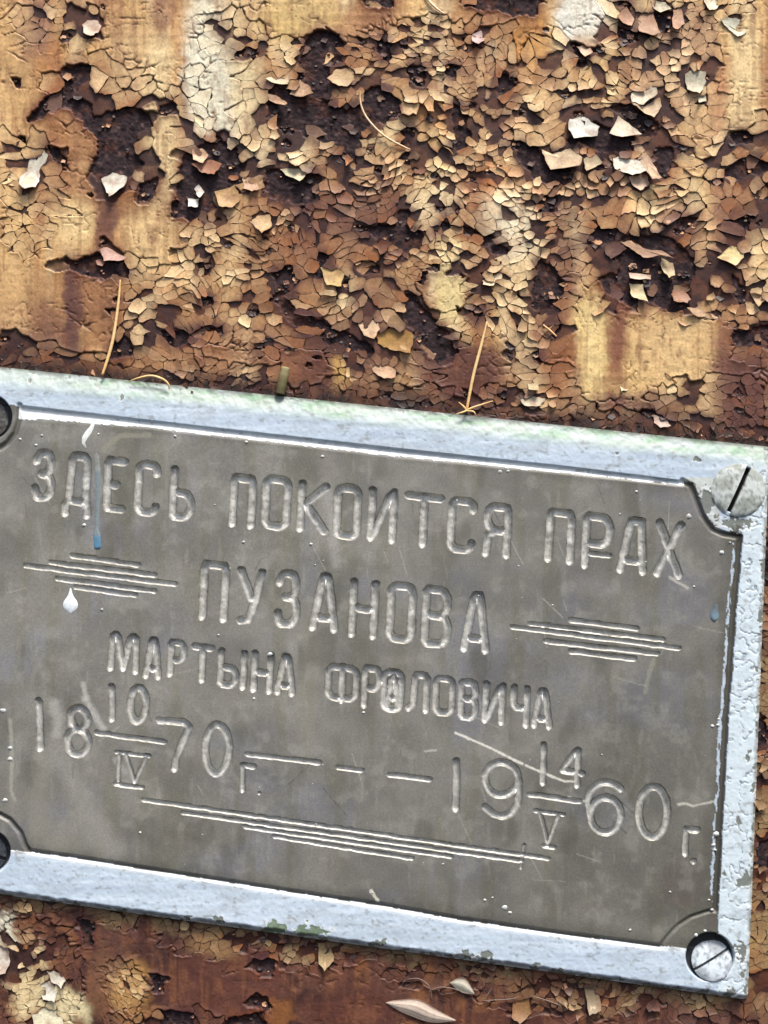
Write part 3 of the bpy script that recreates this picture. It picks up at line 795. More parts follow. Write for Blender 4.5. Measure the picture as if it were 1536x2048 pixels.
def seg_field(strokes, half):
    """min distance to a set of polylines on the plaque grid, in a local window"""
    allp = np.concatenate([np.asarray(s, float) for s in strokes])
    m = half + 6
    xa, ya = allp.min(0) - m; xb, yb = allp.max(0) + m
    u, v = quad_inv(np.array([[xa, ya], [xb, ya], [xa, yb], [xb, yb]]))
    i0, i1 = np.clip([int(u.min() * (NU - 1)), int(u.max() * (NU - 1)) + 2], 0, NU); k0, k1 = np.clip([int(v.min() * (NV - 1)), int(v.max() * (NV - 1)) + 2], 0, NV)
    sl = (slice(k0, k1), slice(i0, i1))
    x, y = PX[sl], PY[sl]; d = np.full(x.shape, 1e9)
    for s in strokes:
        s = np.asarray(s, float)
        if len(s) == 1:
            d = np.minimum(d, np.hypot(x - s[0, 0], y - s[0, 1])); continue
        for a, b in zip(s[:-1], s[1:]):
            ab = b - a; L2_ = max(ab @ ab, 1e-6)
            t = np.clip(((x - a[0]) * ab[0] + (y - a[1]) * ab[1]) / L2_, 0, 1)
            d = np.minimum(d, np.hypot(x - a[0] - t * ab[0], y - a[1] - t * ab[1]))
    return sl, d

def arc(cx, cy, rx, ry, a0, a1, n=14):
    return [(cx + rx * math.cos(math.radians(a)), cy + ry * math.sin(math.radians(a))) for a in np.linspace(a0, a1, n)]
# unit strokes (x right, y down, box 0..1)
def rrect(r=.32, ry=.14):
    return arc(1 - r, ry, r, ry, -90, 0, 6) + arc(1 - r, 1 - ry, r, ry, 0, 90, 6) + arc(r, 1 - ry, r, ry, 90, 180, 6) + arc(r, ry, r, ry, 180, 270, 6) + [(1 - r, 0)]
GL = {
 'П': [[(0, 1), (.0, .1), (.08, 0), (.9, 0), (1, .1), (1, 1)]],
 'О': [rrect()],
 'К': [[(0, 0), (0, 1)], [(1, .02), (.18, .45), (1, 1)]],
 'И': [[(0, 0), (0, 1)], [(0, 1), (.2, .85), (.8, .1), (1, 0)], [(1, 0), (1, 1)]],
 'Т': [[(0, 0), (1, 0)], [(.5, 0), (.5, 1)]],
 'С': [[(1, .17)] + arc(.7, .14, .3, .14, -10, -90, 6) + arc(.34, .14, .34, .14, -90, -180, 6) + arc(.34, .86, .34, .14, 180, 90, 6) + arc(.7, .86, .3, .14, 90, 0, 6)],
 'Я': [[(1, 1), (1, .1), (.9, 0), (.35, 0)] + arc(.35, .25, .35, .25, -90, -270, 8) + [(.95, .5)], [(.4, .52), (.1, .62), (0, 1)]],
 'Р': [[(0, 1), (0, .08), (.1, 0), (.65, 0)] + arc(.65, .27, .35, .27, -90, 90, 10) + [(.05, .54)]],
 'А': [[(0, 1), (.34, .08), (.42, 0), (.58, 0), (.66, .08), (1, 1)], [(.17, .80), (.83, .80)]],
 'A2': [[(0, 1), (.04, .92), (.3, .2), (.42, 0), (.8, 0), (.82, .2), (.95, 1)], [(.1, .80), (.9, .80)]],
 'Х': [[(.0, 0), (1, 1)], [(1, 0), (.0, 1)]],
 'Е': [[(1, 0), (.1, 0), (0, .08), (0, .92), (.1, 1), (.95, 1)], [(.0, .5), (.55, .5)]],
 'Ь': [[(0, 0), (0, .95), (.15, 1), (.6, 1)] + arc(.6, .74, .4, .26, 90, -90, 10) + [(.05, .48)]],
 'Ы': [[(0, 0), (0, .95), (.1, 1), (.4, 1)] + arc(.4, .74, .26, .26, 90, -90, 10) + [(.05, .48)], [(1, .0), (1, 1)]],
 'З': [[(.05, .2)] + arc(.5, .17, .42, .17, 190, 300, 6) + arc(.62, .23, .3, .23, -60, 70, 7) + [(.4, .47), (.62, .47)] + arc(.66, .73, .34, .26, -70, 90, 8) + [(.3, 1)] + arc(.3, .8, .3, .2, 100, 180, 5)],
 'Д': [[(0, 1), (.0, .86), (.12, .78), (.22, .08), (.32, 0), (.78, 0), (.9, .08), (.92, .78), (1, .9), (1, 1)], [(.12, .78), (.92, .78)]],
 'У': [[(0, 0), (.55, .55)], [(1, 0), (.62, .78), (.45, .96), (.1, 1)]],
 'Н': [[(0, 0), (0, 1)], [(1, 0), (1, 1)], [(0, .5), (1, .5)]],
 'В': [[(.6, 0), (.1, 0), (0, .06), (0, .94), (.1, 1), (.65, 1)] + arc(.65, .74, .35, .26, 90, -90, 8) + [(.6, .48)] + arc(.6, .24, .34, .24, 90, -90, 8), [(.05, .48), (.6, .48)]],
 'М': [[(0, 1), (.03, .06), (.14, 0), (.25, .1), (.5, .95), (.72, .1), (.85, 0), (.96, .06), (1, 1)]],
 'Ф': [rrect(.26, .2), [(.5, -.04), (.5, 1.06)]],
 'ОА': [rrect(), [(.22, .95), (.42, .2), (.55, .1), (.65, .2), (.85, .92)], [(.3, .72), (.75, .72)]],
 'Л': [[(0, 1), (.22, .86), (.3, .1), (.42, 0), (.86, 0), (1, .1), (1, 1)]],
 'Ч': [[(0, 0), (0, .36)] + arc(.3, .36, .3, .19, 180, 90, 5) + [(.95, .54)], [(1, 0), (1, 1)]],
 '8': [arc(.5, .23, .40, .23, 90, 450, 18), arc(.5, .73, .5, .27, -90, 270, 20)],
 '0': [arc(.5, .5, .5, .5, -90, 270, 28)],
}
def place(g, x0, y0, x1, y1, pad, slope=.115, lean=-.05):
    """box x0..x1 (outer, on the whole), y0 top of the left side .. y1 bottom of the right side"""
    x0 += pad; x1 -= pad; y0 += pad; y1 -= pad
    w = x1 - x0; h = y1 - y0
    hh = h - slope * w
    ww = w + lean * hh
    return [[(x0 - lean * hh + ww * a + lean * hh * b, y0 + slope * ww * a + hh * b) for a, b in s] for s in GL[g]]
GLYPHS = []   # (name, strokes, half width, depth)
def letters(rows, half, depth, pad, nm="engraved_letter"):
    for g, a, b, c, d in rows: GLYPHS.append((nm, place(g, a, b, c, d, pad), half, depth * 1.25))
W1 = 8.6
letters([('З',64,899,110,1003),('Д',125,905,184,1036),('Е',207,915,254,1024),('С',269,922,320,1032),('Ь',339,934,390,1041),
         ('П',459,949,511,1056),('О',524,951,581,1060),('К',595,962,657,1067),('О',667,969,722,1079),('И',736,976,793,1085),
         ('Т',808,985,886,1096),('С',895,994,952,1106),('Я',966,1006,1022,1115),('П',1091,1018,1149,1127),('Р',1164,1026,1226,1141),
         ('A2',1235,1034,1297,1149),('Х',1309,1041,1367,1156)], W1, 6.0, 5)
GLYPHS.append(("engraved_line", [[(1180, 1107), (1218, 1111)]], 5.5, 5.))
letters([('П',399,1122,457,1243),('У',472,1135,529,1250),('З',549,1139,601,1256),('А',620,1146,678,1264),('Н',698,1159,756,1277),
         ('О',773,1164,831,1286),('В',843,1172,904,1295),('А',923,1183,981,1306)], W1, 6.0, 5)
letters([('М',216,1263,279,1347),('А',287,1274,324,1358),('Р',335,1279,373,1355),('Т',382,1288,427,1367),('Ы',435,1297,493,1378),
         ('Н',502,1303,546,1387),('А',550,1307,592,1392),('Ф',650,1327,718,1404),('Р',723,1331,764,1418),('ОА',762,1338,808,1424),
         ('Л',813,1343,859,1425),('О',865,1351,910,1432),('В',916,1358,958,1440),('И',965,1364,1010,1448),('Ч',1020,1370,1059,1454),
         ('А',1063,1375,1106,1458)], 7.2, 5.2, 4.5)
dg = "engraved_digit"
letters([('8',128,1408,185,1516),('0',254,1368,298,1450),('0',403,1441,465,1555),('0',1270,1565,1342,1683)], 7.8, 5.2, 5, dg)
GLYPHS += [
 (dg, [[(77,1402),(79,1450),(80,1496)]], 7.6, 5.2), (dg, [[(223,1373),(224,1405),(224,1438)]], 7.0, 5.0),
 (dg, [[(318,1440),(368,1444),(378,1454),(364,1487),(352,1516),(349,1537)]], 7.6, 5.4),
 (dg, [[(912,1522),(912,1570),(911,1617)]], 8.0, 5.4),
 (dg, [arc(1003,1557,33,33,0,360,24), [(1036,1557),(1038,1585),(1035,1608),(1022,1626),(1004,1633),(986,1627),(970,1614)]], 7.6, 5.2),
 (dg, [[(1087,1490),(1086,1530),(1085,1566)]], 6.8, 5.0),
 (dg, [[(1154,1571),(1156,1500),(1150,1504),(1125,1541),(1164,1547)]], 6.8, 5.0),
 (dg, [arc(1211,1630,31,35,-90,270,20), arc(1213,1604,37,40,172,318,12), [(1176,1600),(1180,1630)]], 7.6, 5.2),
 ("engraved_numeral", [[(233,1504),(298,1512)],[(238,1509),(236,1563)],[(252,1510),(269,1564),(292,1514)],[(230,1568),(285,1575)]], 4.6, 4.0),
 ("engraved_numeral", [[(1070,1622),(1127,1629)],[(1080,1626),(1096,1688),(1118,1630)],[(1087,1692),(1108,1695)]], 4.8, 4.2),
 ("engraved_letter", [[(508,1533),(484,1531),(485,1581)]], 5.8, 4.8), ("engraved_dot", [[(518,1586)]], 4.0, 3.0),
 ("engraved_letter", [[(1394,1660),(1372,1658),(1370,1708)]], 6.8, 5.0), ("engraved_dot", [[(1387,1722)]], 7.0, 4.6),
]
LINES = [[(145,1111),(276,1130)],[(103,1125),(309,1150)],[(51,1131),(350,1168)],[(115,1157),(309,1182)],[(152,1174),(271,1190)],
 [(1141,1240),(1274,1257)],[(1060,1247),(1326,1279)],[(1024,1253),(1358,1296)],[(1091,1282),(1314,1307)],[(1141,1302),(1268,1318)],
 [(193,1465),(328,1484)],[(495,1508),(638,1525)],[(676,1535),(723,1540)],[(778,1549),(860,1559)],[(1059,1588),(1160,1603)]]
for l in LINES: GLYPHS.append(("engraved_line", [l], 5.6, 4.8))
for l in ([(286,1599),(1097,1717)],[(366,1625),(1044,1722)],[(489,1653),(902,1713)],[(549,1673),(825,1717)]): GLYPHS.append(("engraved_line", [l], 4.6, 4.2))
GLYPHS.append(("engraved_line", [[(1048,1689),(1041,1736)]], 3.8, 1.8))

depth = np.zeros(PX.shape); gid = np.full(PX.shape, -1); gbest = np.full(PX.shape, 1e9)
jx, jy = (fbm(PX, PY, 16, 16, 121, 2) - .5) * 2.2, (fbm(PX, PY, 16, 16, 127, 2) - .5) * 2.2
PX += jx; PY += jy                       # slightly unsteady hand
for k, (nm, st, half, dep) in enumerate(GLYPHS):
    sl, d = seg_field(st, half)
    uneven = .82 + .36 * fbm(PX[sl], PY[sl], 22, 22, 223)
    d = d + (fbm(PX[sl], PY[sl], 7, 7, 225, 2) - .5) * 1.2
    g = np.clip(1 - d / half, 0, 1); prof = 1.4 * dep * uneven * sstep(0, .55 if half > 6 else .78, g)
    depth[sl] = np.maximum(depth[sl], prof)
    m = (d < half + 1.2) & (d < gbest[sl])
    gid[sl] = np.where(m, k, gid[sl]); gbest[sl] = np.where(m, d, gbest[sl])
PX -= jx; PY -= jy

# border groove with scooped corners
TOPL = [(39,811),(400,853),(800,898),(1136,934),(1365,962)]
NTR = [(1365,962),(1382,972),(1393,1000),(1404,1030),(1424,1058),(1446,1068),(1479,1074)]
RGT = [(1479,1074),(1473,1150),(1467,1210),(1459,1330),(1451,1430),(1446,1525),(1439,1640),(1433,1760),(1430,1820)]
NBR = [(1430,1820),(1412,1824),(1382,1834),(1357,1850),(1338,1869),(1322,1890)]
BOT = [(1322,1893),(1118,1867),(918,1838),(768,1811),(664,1796),(440,1761),(293,1738),(156,1716),(58,1702)]
NBL = [(58,1702),(50,1690),(41,1665),(20,1640),(0,1629),(-50,1620)]
NTL = [(39,811),(38,838),(30,866),(15,886),(0,896),(-70,915)]
LFT = [(-70,915),(-78,1200),(-95,1610)]
groove = np.zeros(PX.shape)
for pts, half, dep in ((NTR,7.5,6.),(RGT,7.5,5.5),(NBR,5.5,3.),(BOT,6.5,5.5),(NBL,7,5.),(NTL,7.5,6.),(LFT,7,5.)):
    sl, d = seg_field([pts], half)
    groove[sl] = np.maximum(groove[sl], dep * sstep(0, .8, np.clip(1 - d / half, 0, 1)))
ytop = np.interp(PX, [p[0] for p in TOPL], [p[1] for p in TOPL])
tt = (PY - ytop); on_top = (PX > 37) & (PX < 1368)
wtop = np.interp(PX, [37, 90, 300, 800, 1200, 1368], [30, 24, 15, 17, 13, 9])
asym = np.where(tt < 4, sstep(-1.5, 4, tt), sstep(0, 1, 1 - (tt - 4) / wtop)) * 6.5
groove = np.maximum(groove, np.where(on_top & (tt > -2) & (tt < wtop + 4), asym, 0))

# painted strips around the edge
n1 = fbm(PX, PY, 18, 18, 131) - .5; n2 = fbm(PX, PY, 6, 6, 133, 2) - .5
ybot = np.interp(PX, [p[0] for p in BOT[::-1]], [p[1] for p in BOT[::-1]])
ybot = np.where(PX < 58, 1702 + (PX - 58) * .145, np.where(PX > 1322, 1890 + (PX - 1322) * .10, ybot))
xr = np.interp(PY, [p[1] for p in RGT], [p[0] for p in RGT])
xr = np.where(PY < 1074, 1479, np.where(PY > 1820, 1430 - (PY - 1820) * .03, xr))
ptop = np.where(PX < 39, 811 + (PX - 39) * .11, np.where(PX > 1365, 962 + (PX - 1365) * .11, ytop)) + np.where(on_top, wtop - 1, 2)
wob = n1 * 8 + n2 * 6
paint = (PY < ptop + wob * .6) | (PY > ybot + 2.5 + wob * .35) | (PX > xr + 7 + wob * .5) | (PX < -74 + wob)
sl_tr = (PX > 1365) & (PY < 1080)
xn = np.interp(PY, [p[1] for p in NTR], [p[0] for p in NTR])
paint |= sl_tr & (PX > xn + 8 + n1 * 6) & (PY < 1062 + (PX - 1446) * .2) & (n2 + n1 > -.25)
# worn flecks of old paint clinging along the groove's inner side on the right
fleck = (np.abs(PX - (xr - 9 + n1 * 5)) < 3.2 + n2 * 6) & (PY > 1085) & (PY < 1815) & (fbm(PX, PY, 7, 26, 137) > .50)
paint_f = paint | fleck
CHIPP = [(550,1857,24,14,2),(628,1861,30,9,2),(606,1856,9,11,2),(755,1888,12,7,1),(437,1840,14,7,1),(381,1834,5,7,1),(933,1911,20,9,1),(968,1914,12,9,1),
 (148,1808,5,8,1),(1498,1511,5,9,1),(1517,1505,5,8,1),(1477,1641,9,10,1),(1490,1764,13,15,1),(1526,1136,8,13,1),(1533,1222,7,10,1),(1532,1275,8,16,1),
 (1298,1974,8,6,1),(1352,1982,10,9,1),(1403,1990,12,7,1),(1463,1990,13,14,1),(1482,1902,12,16,1),(1488,1950,4,8,1),(1493,1985,4,8,1),(1510,1620,4,8,1),(1506,1700,4,12,1),
 (1450,1745,3,5,1),(1398,918,9,5,1),(243,797,5,6,1),(1235,906,3,3,1),(1075,1930,6,4,1),(1180,1955,7,4,1),(240,1722,5,3,1),(1415,1000,14,30,1),(1470,1050,30,12,1),
 (60,760,5,5,1),(300,1838,5,4,1),(840,1912,8,4,1),(1120,1942,9,4,1),(1240,1962,8,5,1),(1515,1340,3,7,1),(1520,1420,3,8,1)]
chip = np.zeros(PX.shape, int); chip_edge = np.zeros(PX.shape)
for cx, cy, rx, ry, kd in CHIPP:
    m = np.abs(PX - cx) < rx * 2.5; m &= np.abs(PY - cy) < ry * 2.5
    e = ((PX - cx + (n1 * 3 + n2) * min(rx, 12)) / rx) ** 2 + ((PY - cy + (n2 * 2 - n1 * 2) * min(ry, 12)) / ry) ** 2
    chip = np.where(m & (e < 1), kd, chip); chip_edge = np.where(m, np.maximum(chip_edge, sstep(2.2, 1.0, e)), chip_edge)
eT, eR, eB, eL = edge_d(PX, PY)
edge_chip = ((np.minimum(np.minimum(eB, eR), eT + 3) < 5 + n1 * 28) & (fbm(PX, PY, 20, 14, 141) > .54))
chip = np.where(edge_chip, 1, chip)

def bev(e, w, dr):
    return dr * (1 - sstep(0, 1, np.clip(e / w, 0, 1)) ** .8)
Hq = HP + (fbm(PX, PY, 260, 220, 143) - .5) * 2.5
Hq = Hq - bev(eT + n1 * 6, 40, 13) - bev(eB + n1 * 5, 13, 9) - bev(eR + n1 * 4, 14, 8) - bev(eL, 14, 8)
crackle = np.abs(fbm(PX, PY, 26, 30, 147) - .5)
rightstrip = PX > xr + 9
Hq = Hq + np.where(paint & (chip == 0), .9 + n1 * .9 + n2 * .5 + (fbm(PX, PY, 110, 12, 149, 2) - .5) * .5 * (~rightstrip) - 1.5 * sstep(.03, .0, crackle) * rightstrip, 0)
Hq = Hq - groove - depth
# screw sockets
SCREWS = [((1477,979),56,34.5),((1420,1914),48,49.0),((-22,834),45,40.0),((-24,1704),44,40.0)]
Hq = Hq - 14 * sstep(49, 46, np.hypot(PX - 1477, PY - 979))
for (cx, cy), r, _ in SCREWS[1:]:
    d = np.hypot(PX - cx, PY - cy)
    Hq = Hq - 17 * sstep(r + 1.5, r - 2.0, d)

# colours
t = fbm(PX, PY, 150, 110, 151); t2 = fbm(PX, PY, 30, 220, 153); t3 = fbm(PX, PY, 10, 9, 157, 2)
cpl = lin((146, 144, 137))[None, None] * np.ones(PX.shape + (1,))
def mixp(c, col, f): return c + (lin(col) - c) * np.clip(f, 0, 1)[..., None]
cpl = mixp(cpl, (143, 143, 146), sstep(.5, .3, t) * .8)
cpl = mixp(cpl, (134, 132, 117), sstep(.5, .7, t2) * .6)
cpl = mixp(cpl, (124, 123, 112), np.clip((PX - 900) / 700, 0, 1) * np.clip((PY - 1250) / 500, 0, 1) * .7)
cpl = mixp(cpl, (158, 154, 142), sstep(.62, .8, t3) * .35)
cpl = mixp(cpl, (124, 108, 100), .35 * sstep(1.4, .4, ((PX - 1365) / 50) ** 2 + ((PY - 1770) / 45) ** 2 + n1))
cpl = mixp(cpl, (160, 157, 148), .75 * sstep(1.3, .5, ((PX - 655) / 26) ** 2 + ((PY - 1030) / 170) ** 2 + n1 * 2))
cpl = mixp(cpl, (156, 153, 140), .5 * sstep(1.3, .5, ((PX - 615) / 22) ** 2 + ((PY - 1390) / 150) ** 2 + n1 * 2))
cl1 = fbm(PX, PY, 90, 80, 181, 4); cl2 = fbm(PX, PY, 34, 30, 183, 3); cl3 = fbm(PX, PY, 14, 60, 185, 3)
cpl = cpl * (.76 + .24 * sstep(.25, .75, cl1) + .10 * (cl2 - .5) * 2)[..., None]
cpl = mixp(cpl, (166, 164, 156), sstep(.60, .78, cl2) * .35 + sstep(.66, .80, cl3) * .3)
cpl = mixp(cpl, (92, 90, 80), sstep(.62, .80, fbm(PX, PY, 60, 120, 187)) * .5)
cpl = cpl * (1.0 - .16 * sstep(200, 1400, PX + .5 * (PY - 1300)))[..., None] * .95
inn = np.minimum(np.minimum(tt, ybot - PY), xr - PX)          # plate darkens towards the border groove
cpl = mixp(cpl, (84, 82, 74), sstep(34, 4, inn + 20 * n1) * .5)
# scuffs at the left and fine scratches
SC = [([(108,1408),(116,1435),(112,1465)],16,(176,174,168),.8),([(172,1398),(186,1425),(206,1456)],9,(186,184,178),.85),([(95,1515),(130,1530),(160,1590),(205,1660),(232,1700)],24,(166,164,158),.42),([(110,1690),(160,1640),(210,1700)],26,(160,158,150),.35),([(232,1520),(250,1545)],8,(176,174,168),.6),([(655,985),(668,1060),(672,1130)],14,(176,174,170),.5),
      ([(85,1520),(80,1600),(76,1680),(150,1690)],22,(146,144,132),.5),([(912,1466),(975,1493),(1045,1528)],2.6,(226,224,212),1.),([(1052,1531),(1086,1546),(1130,1563),(1150,1563)],2.4,(222,220,208),1.),
      ([(1136,1595),(1170,1603)],2.2,(214,212,200),.9),([(1356,1609),(1372,1607),(1386,1612),(1432,1602)],2.2,(200,198,186),.9),([(20,1440),(24,1500),(22,1580),(30,1600)],4,(176,174,160),.6),
      ([(1340,1155),(1375,1176)],3,(200,198,186),.7),([(300,870),(240,872),(205,900)],5,(150,148,132),.7),([(1290,1385),(1300,1340),(1308,1320)],4,(156,154,140),.6),([(742,1782),(756,1802)],3,(220,218,200),.9),
      ([(166,1368),(172,1396)],6,(190,188,180),.8),([(850,1503),(872,1500)],2,(200,198,190),.7)]
_sr = random.Random(77)
for _ in range(46):
    x_, y_ = _sr.uniform(40, 1400), _sr.uniform(930, 1760); a_ = _sr.gauss(1.2, .7); l_ = _sr.uniform(15, 80)
    SC.append(([(x_, y_), (x_ + l_ * math.cos(a_), y_ + l_ * math.sin(a_))], _sr.uniform(.8, 1.3), (178, 176, 168) if _sr.random() < .7 else (80, 78, 72), _sr.uniform(.3, .6)))
for pts, hw, colr, s in SC:
    sl, d = seg_field([pts], hw * 1.5 + 4)
    f = np.zeros(PX.shape); f[sl] = s * sstep(hw * 1.3, hw * (.6 if hw < 6 else .15), d + n2[sl] * hw * (1 if hw < 6 else .4) + n1[sl] * hw * .5)
    cpl = mixp(cpl, colr, f)
# cleaner, brighter metal where it was cut
cpl = mixp(cpl, (222, 221, 215), np.clip(depth / 5.0, 0, 1) * .72 * (.65 + .7 * (t3)))
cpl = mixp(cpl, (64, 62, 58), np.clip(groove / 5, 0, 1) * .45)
bp = lin((192, 208, 222))[None, None] * np.ones(PX.shape + (1,))
bs = fbm(PX, PY, 190, 9, 161)
bp = mixp(bp, (214, 226, 240), sstep(.5, .72, bs) * .5)
bp = mixp(bp, (182, 198, 220), sstep(.48, .3, bs) * .4)
bp = mixp(bp, (214, 228, 234), rightstrip * .8)
bp = mixp(bp, (160, 182, 166), np.clip(1 - eT / 46, 0, 1) * sstep(.34, .58, fbm(PX, PY, 70, 18, 163)) * .95)
bp = mixp(bp, (158, 170, 158), sstep(48, 20, eT) * .8)
bp = mixp(bp, (124, 160, 130), sstep(46, 14, eT) * sstep(.50, .66, fbm(PX, PY, 50, 14, 167)) * .8)
bp = mixp(bp, (232, 236, 234), sstep(9, 3, np.minimum(eB, eR)) * .7)
bp = mixp(bp, (240, 244, 244), (on_top & (tt > 3) & (tt < wtop + 6)) * .9)
bp = mixp(bp, (236, 242, 246), sstep(16, 6, PY - ybot) * (PY > ybot) * .7)
bp = mixp(bp, (132, 140, 150), rightstrip * sstep(.022, .0, crackle) * .75)
bp = mixp(bp, (120, 126, 132), sstep(.74, .84, fbm(PX, PY, 14, 6, 169, 2)) * .45)
bp = mixp(bp, (196, 200, 190), (sl_tr & (PX < 1440) & (PY > 955)) * .8)
bp = mixp(bp, (238, 242, 242), chip_edge * .6)
gr = fbm(PX, PY, 60, 22, 191, 4); gr2 = fbm(PX, PY, 12, 9, 193, 3)
bp = mixp(bp, (172, 182, 190), sstep(.52, .72, gr) * .4)
bp = mixp(bp, (132, 132, 124), sstep(.68, .80, gr2) * .5)
bp = mixp(bp, (96, 94, 86), sstep(10, 1, np.minimum(np.minimum(eT, eB), eR) + 14 * n1) * .55)
bp = np.where((chip == 1)[..., None], lin((122, 128, 122)), bp)
bp = np.where((chip == 2)[..., None], lin((120, 138, 116)) * (.6 + .8 * t3)[..., None], bp)
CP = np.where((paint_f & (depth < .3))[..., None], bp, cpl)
for (cx, cy), r, _ in SCREWS[1:]:
    d = np.hypot(PX - cx, PY - cy)
    CP = mixp(CP, (44, 46, 50), sstep(r + 1, r - 3, d))

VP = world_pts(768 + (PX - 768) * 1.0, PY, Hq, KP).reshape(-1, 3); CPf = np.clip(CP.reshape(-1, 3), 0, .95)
pid = np.arange(NU * NV).reshape(NV, NU)
FP = np.stack([pid[:-1, :-1], pid[1:, :-1], pid[1:, 1:], pid[:-1, 1:]], -1)
fg = gid[:-1, :-1]; fp = paint[:-1, :-1] & (fg < 0)

plaque_loc = Vector((0, 0, 0))
plaque = empty("memorial_plaque", "grey engraved metal memorial plaque with pale blue painted border and corner screws", "plaque", plaque_loc)
plate = sub_mesh("plate", VP, CPf, FP[(fg < 0) & ~fp], M_PLATE, plaque)
border = sub_mesh("painted_border", VP, CPf, FP[fp], M_BORDER, plaque)
for k, (nm, st, half, dep) in enumerate(GLYPHS):
    f = FP[fg == k]
    if len(f): sub_mesh(nm, VP, CPf, f, M_CUT, plate)
# edge of the plaque down to the panel
loop = np.concatenate([pid[0, :-1], pid[:-1, -1], pid[-1, :0:-1], pid[:0:-1, 0]])
ev = VP[loop]; nL = len(loop)
low_ = ev.copy(); low_[:, 1] = -3.0 * S
cen = np.array([ev[:, 0].mean(), 0, ev[:, 2].mean()])
low_[:, 0] += (cen[0] - low_[:, 0]) * .004; low_[:, 2] += (cen[2] - low_[:, 2]) * .004
i = np.arange(nL); j = (i + 1) % nL
ec = np.tile(lin((150, 158, 160)), (2 * nL, 1)); ec *= RNG.uniform(.6, 1.15, (2 * nL, 1)); ec[nL:] *= .6
new_mesh("plaque_edge", np.concatenate([ev, low_]), np.stack([i, j, j + nL, i + nL], 1), ec, M_BORDER, plaque)

# ------------------------------------------------------------------ screws
def slotted_screw(c, R, slot_deg, h0, dome, tilt, tilt_dir, cols, slot_w=4.4, slot_d=9.0, slot_off=0.0):
    """round slotted head; slot_deg = direction of the slot on the sheet (0 = right, clockwise)"""
    a = math.radians(slot_deg); ux, uy = math.cos(a), math.sin(a); vx, vy = -uy, ux
    o = slot_off
    xs = np.concatenate([-R * np.cos(np.linspace(0, math.pi / 2, 16))[:-1] , np.linspace(0, R, 15)])
    xs = np.concatenate([np.linspace(-1, 1, 41) ])
    xs = np.sign(xs) * (1 - (1 - np.abs(xs)) ** 1.5) * R
    xs = xs[np.abs(xs - o) > slot_w + 1.2]
    xs = np.sort(np.concatenate([xs, [o - slot_w - .8, o - slot_w, o - slot_w + .5, o - slot_w * .4, o + slot_w * .4, o + slot_w - .5, o + slot_w, o + slot_w + .8]]))
    ts = np.sin(np.linspace(-math.pi / 2, math.pi / 2, 36))
    A, T = np.meshgrid(xs, ts, indexing='ij')
    B = np.sqrt(np.maximum(R * R - A * A, 0)) * T
    r = np.hypot(A, B) / R
    h = dome * np.sqrt(np.maximum(1 - (r * .985) ** 2.4, 0))
    inslot = np.abs(A - o) < slot_w - .2
    h = np.where(inslot, np.minimum(h, dome * .9) - slot_d, h)
    X = c[0] + A * vx + B * ux; Y = c[1] + A * vy + B * uy
    td = math.radians(tilt_dir)
    h = h0 + h + tilt * ((X - c[0]) * math.cos(td) + (Y - c[1]) * math.sin(td))
    n = fbm(X, Y, 16, 14, 171) ; n_ = fbm(X, Y, 5, 5, 173, 2)
    h = h + (n_ - .5) * 1.2 * (~inslot)
    col = lin(cols[0])[None, None] + (lin(cols[1]) - lin(cols[0])) * sstep(.42, .62, n)[..., None]
    col = col + (lin(cols[2]) - col) * (sstep(.56, .74, n_) * .55)[..., None]
    col = np.where(inslot[..., None], lin(cols[3]), col)
    Vv = world_pts(X, Y, h, KP).reshape(-1, 3); Cc = col.reshape(-1, 3)
    ni, nj = A.shape; ids = np.arange(ni * nj).reshape(ni, nj)
    f = np.stack([ids[:-1, :-1], ids[:-1, 1:], ids[1:, 1:], ids[1:, :-1]], -1)
    # face winding towards the viewer
    v0, v1, v3 = Vv[f[ni // 2, nj // 2][0]], Vv[f[ni // 2, nj // 2][1]], Vv[f[ni // 2, nj // 2][3]]
    if np.cross(v1 - v0, v3 - v0)[1] > 0: f = f[..., ::-1]
    xm = (xs[:-1] + xs[1:]) / 2
    isl = np.abs(xm - o) < slot_w + .1
    head = sub_mesh("screw", Vv, Cc, f[~isl].reshape(-1, 4), M_BORDER, plaque)
    sub_mesh("slot", Vv, Cc, f[isl].reshape(-1, 4), M_RUST, head)
    # shank rim down into the plate
    th = np.linspace(0, 2 * math.pi, 49)[:-1]
    rx_, ry_ = c[0] + R * .995 * np.cos(th), c[1] + R * .995 * np.sin(th)
    ht = h0 + tilt * ((rx_ - c[0]) * math.cos(td) + (ry_ - c[1]) * math.sin(td)) + dome * .2
    rv = np.concatenate([world_pts(rx_, ry_, ht, KP), world_pts(rx_, ry_, np.full(48, 6.0), KP)])
    i = np.arange(48); j = (i + 1) % 48
    new_mesh("rim", rv, np.stack([i, i + 48, j + 48, j], 1), np.tile(lin(cols[0]) * .7, (96, 1)), M_BORDER, head)
    return head
slotted_screw((1477, 979), 55, 114.5, HP - 1.5, 10, .03, 90, [(158,164,156),(198,205,202),(88,92,86),(14,14,16)], 5.0, 13)
slotted_screw((1425, 1923), 40, -30.5, HP - 10, 8, .27, 75, [(160,168,174),(200,210,218),(92,96,98),(92,94,96)], 3.0, 5, -3)
slotted_screw((-24, 838), 38, 60, HP - 15, 7, .05, 90, [(60,58,56),(86,84,82),(120,122,122),(20,20,22)], 4, 8)
slotted_screw((-26, 1708), 37, 20, HP - 15, 7, .05, 90, [(52,56,62),(70,74,80),(100,104,108),(20,20,22)], 4, 8)

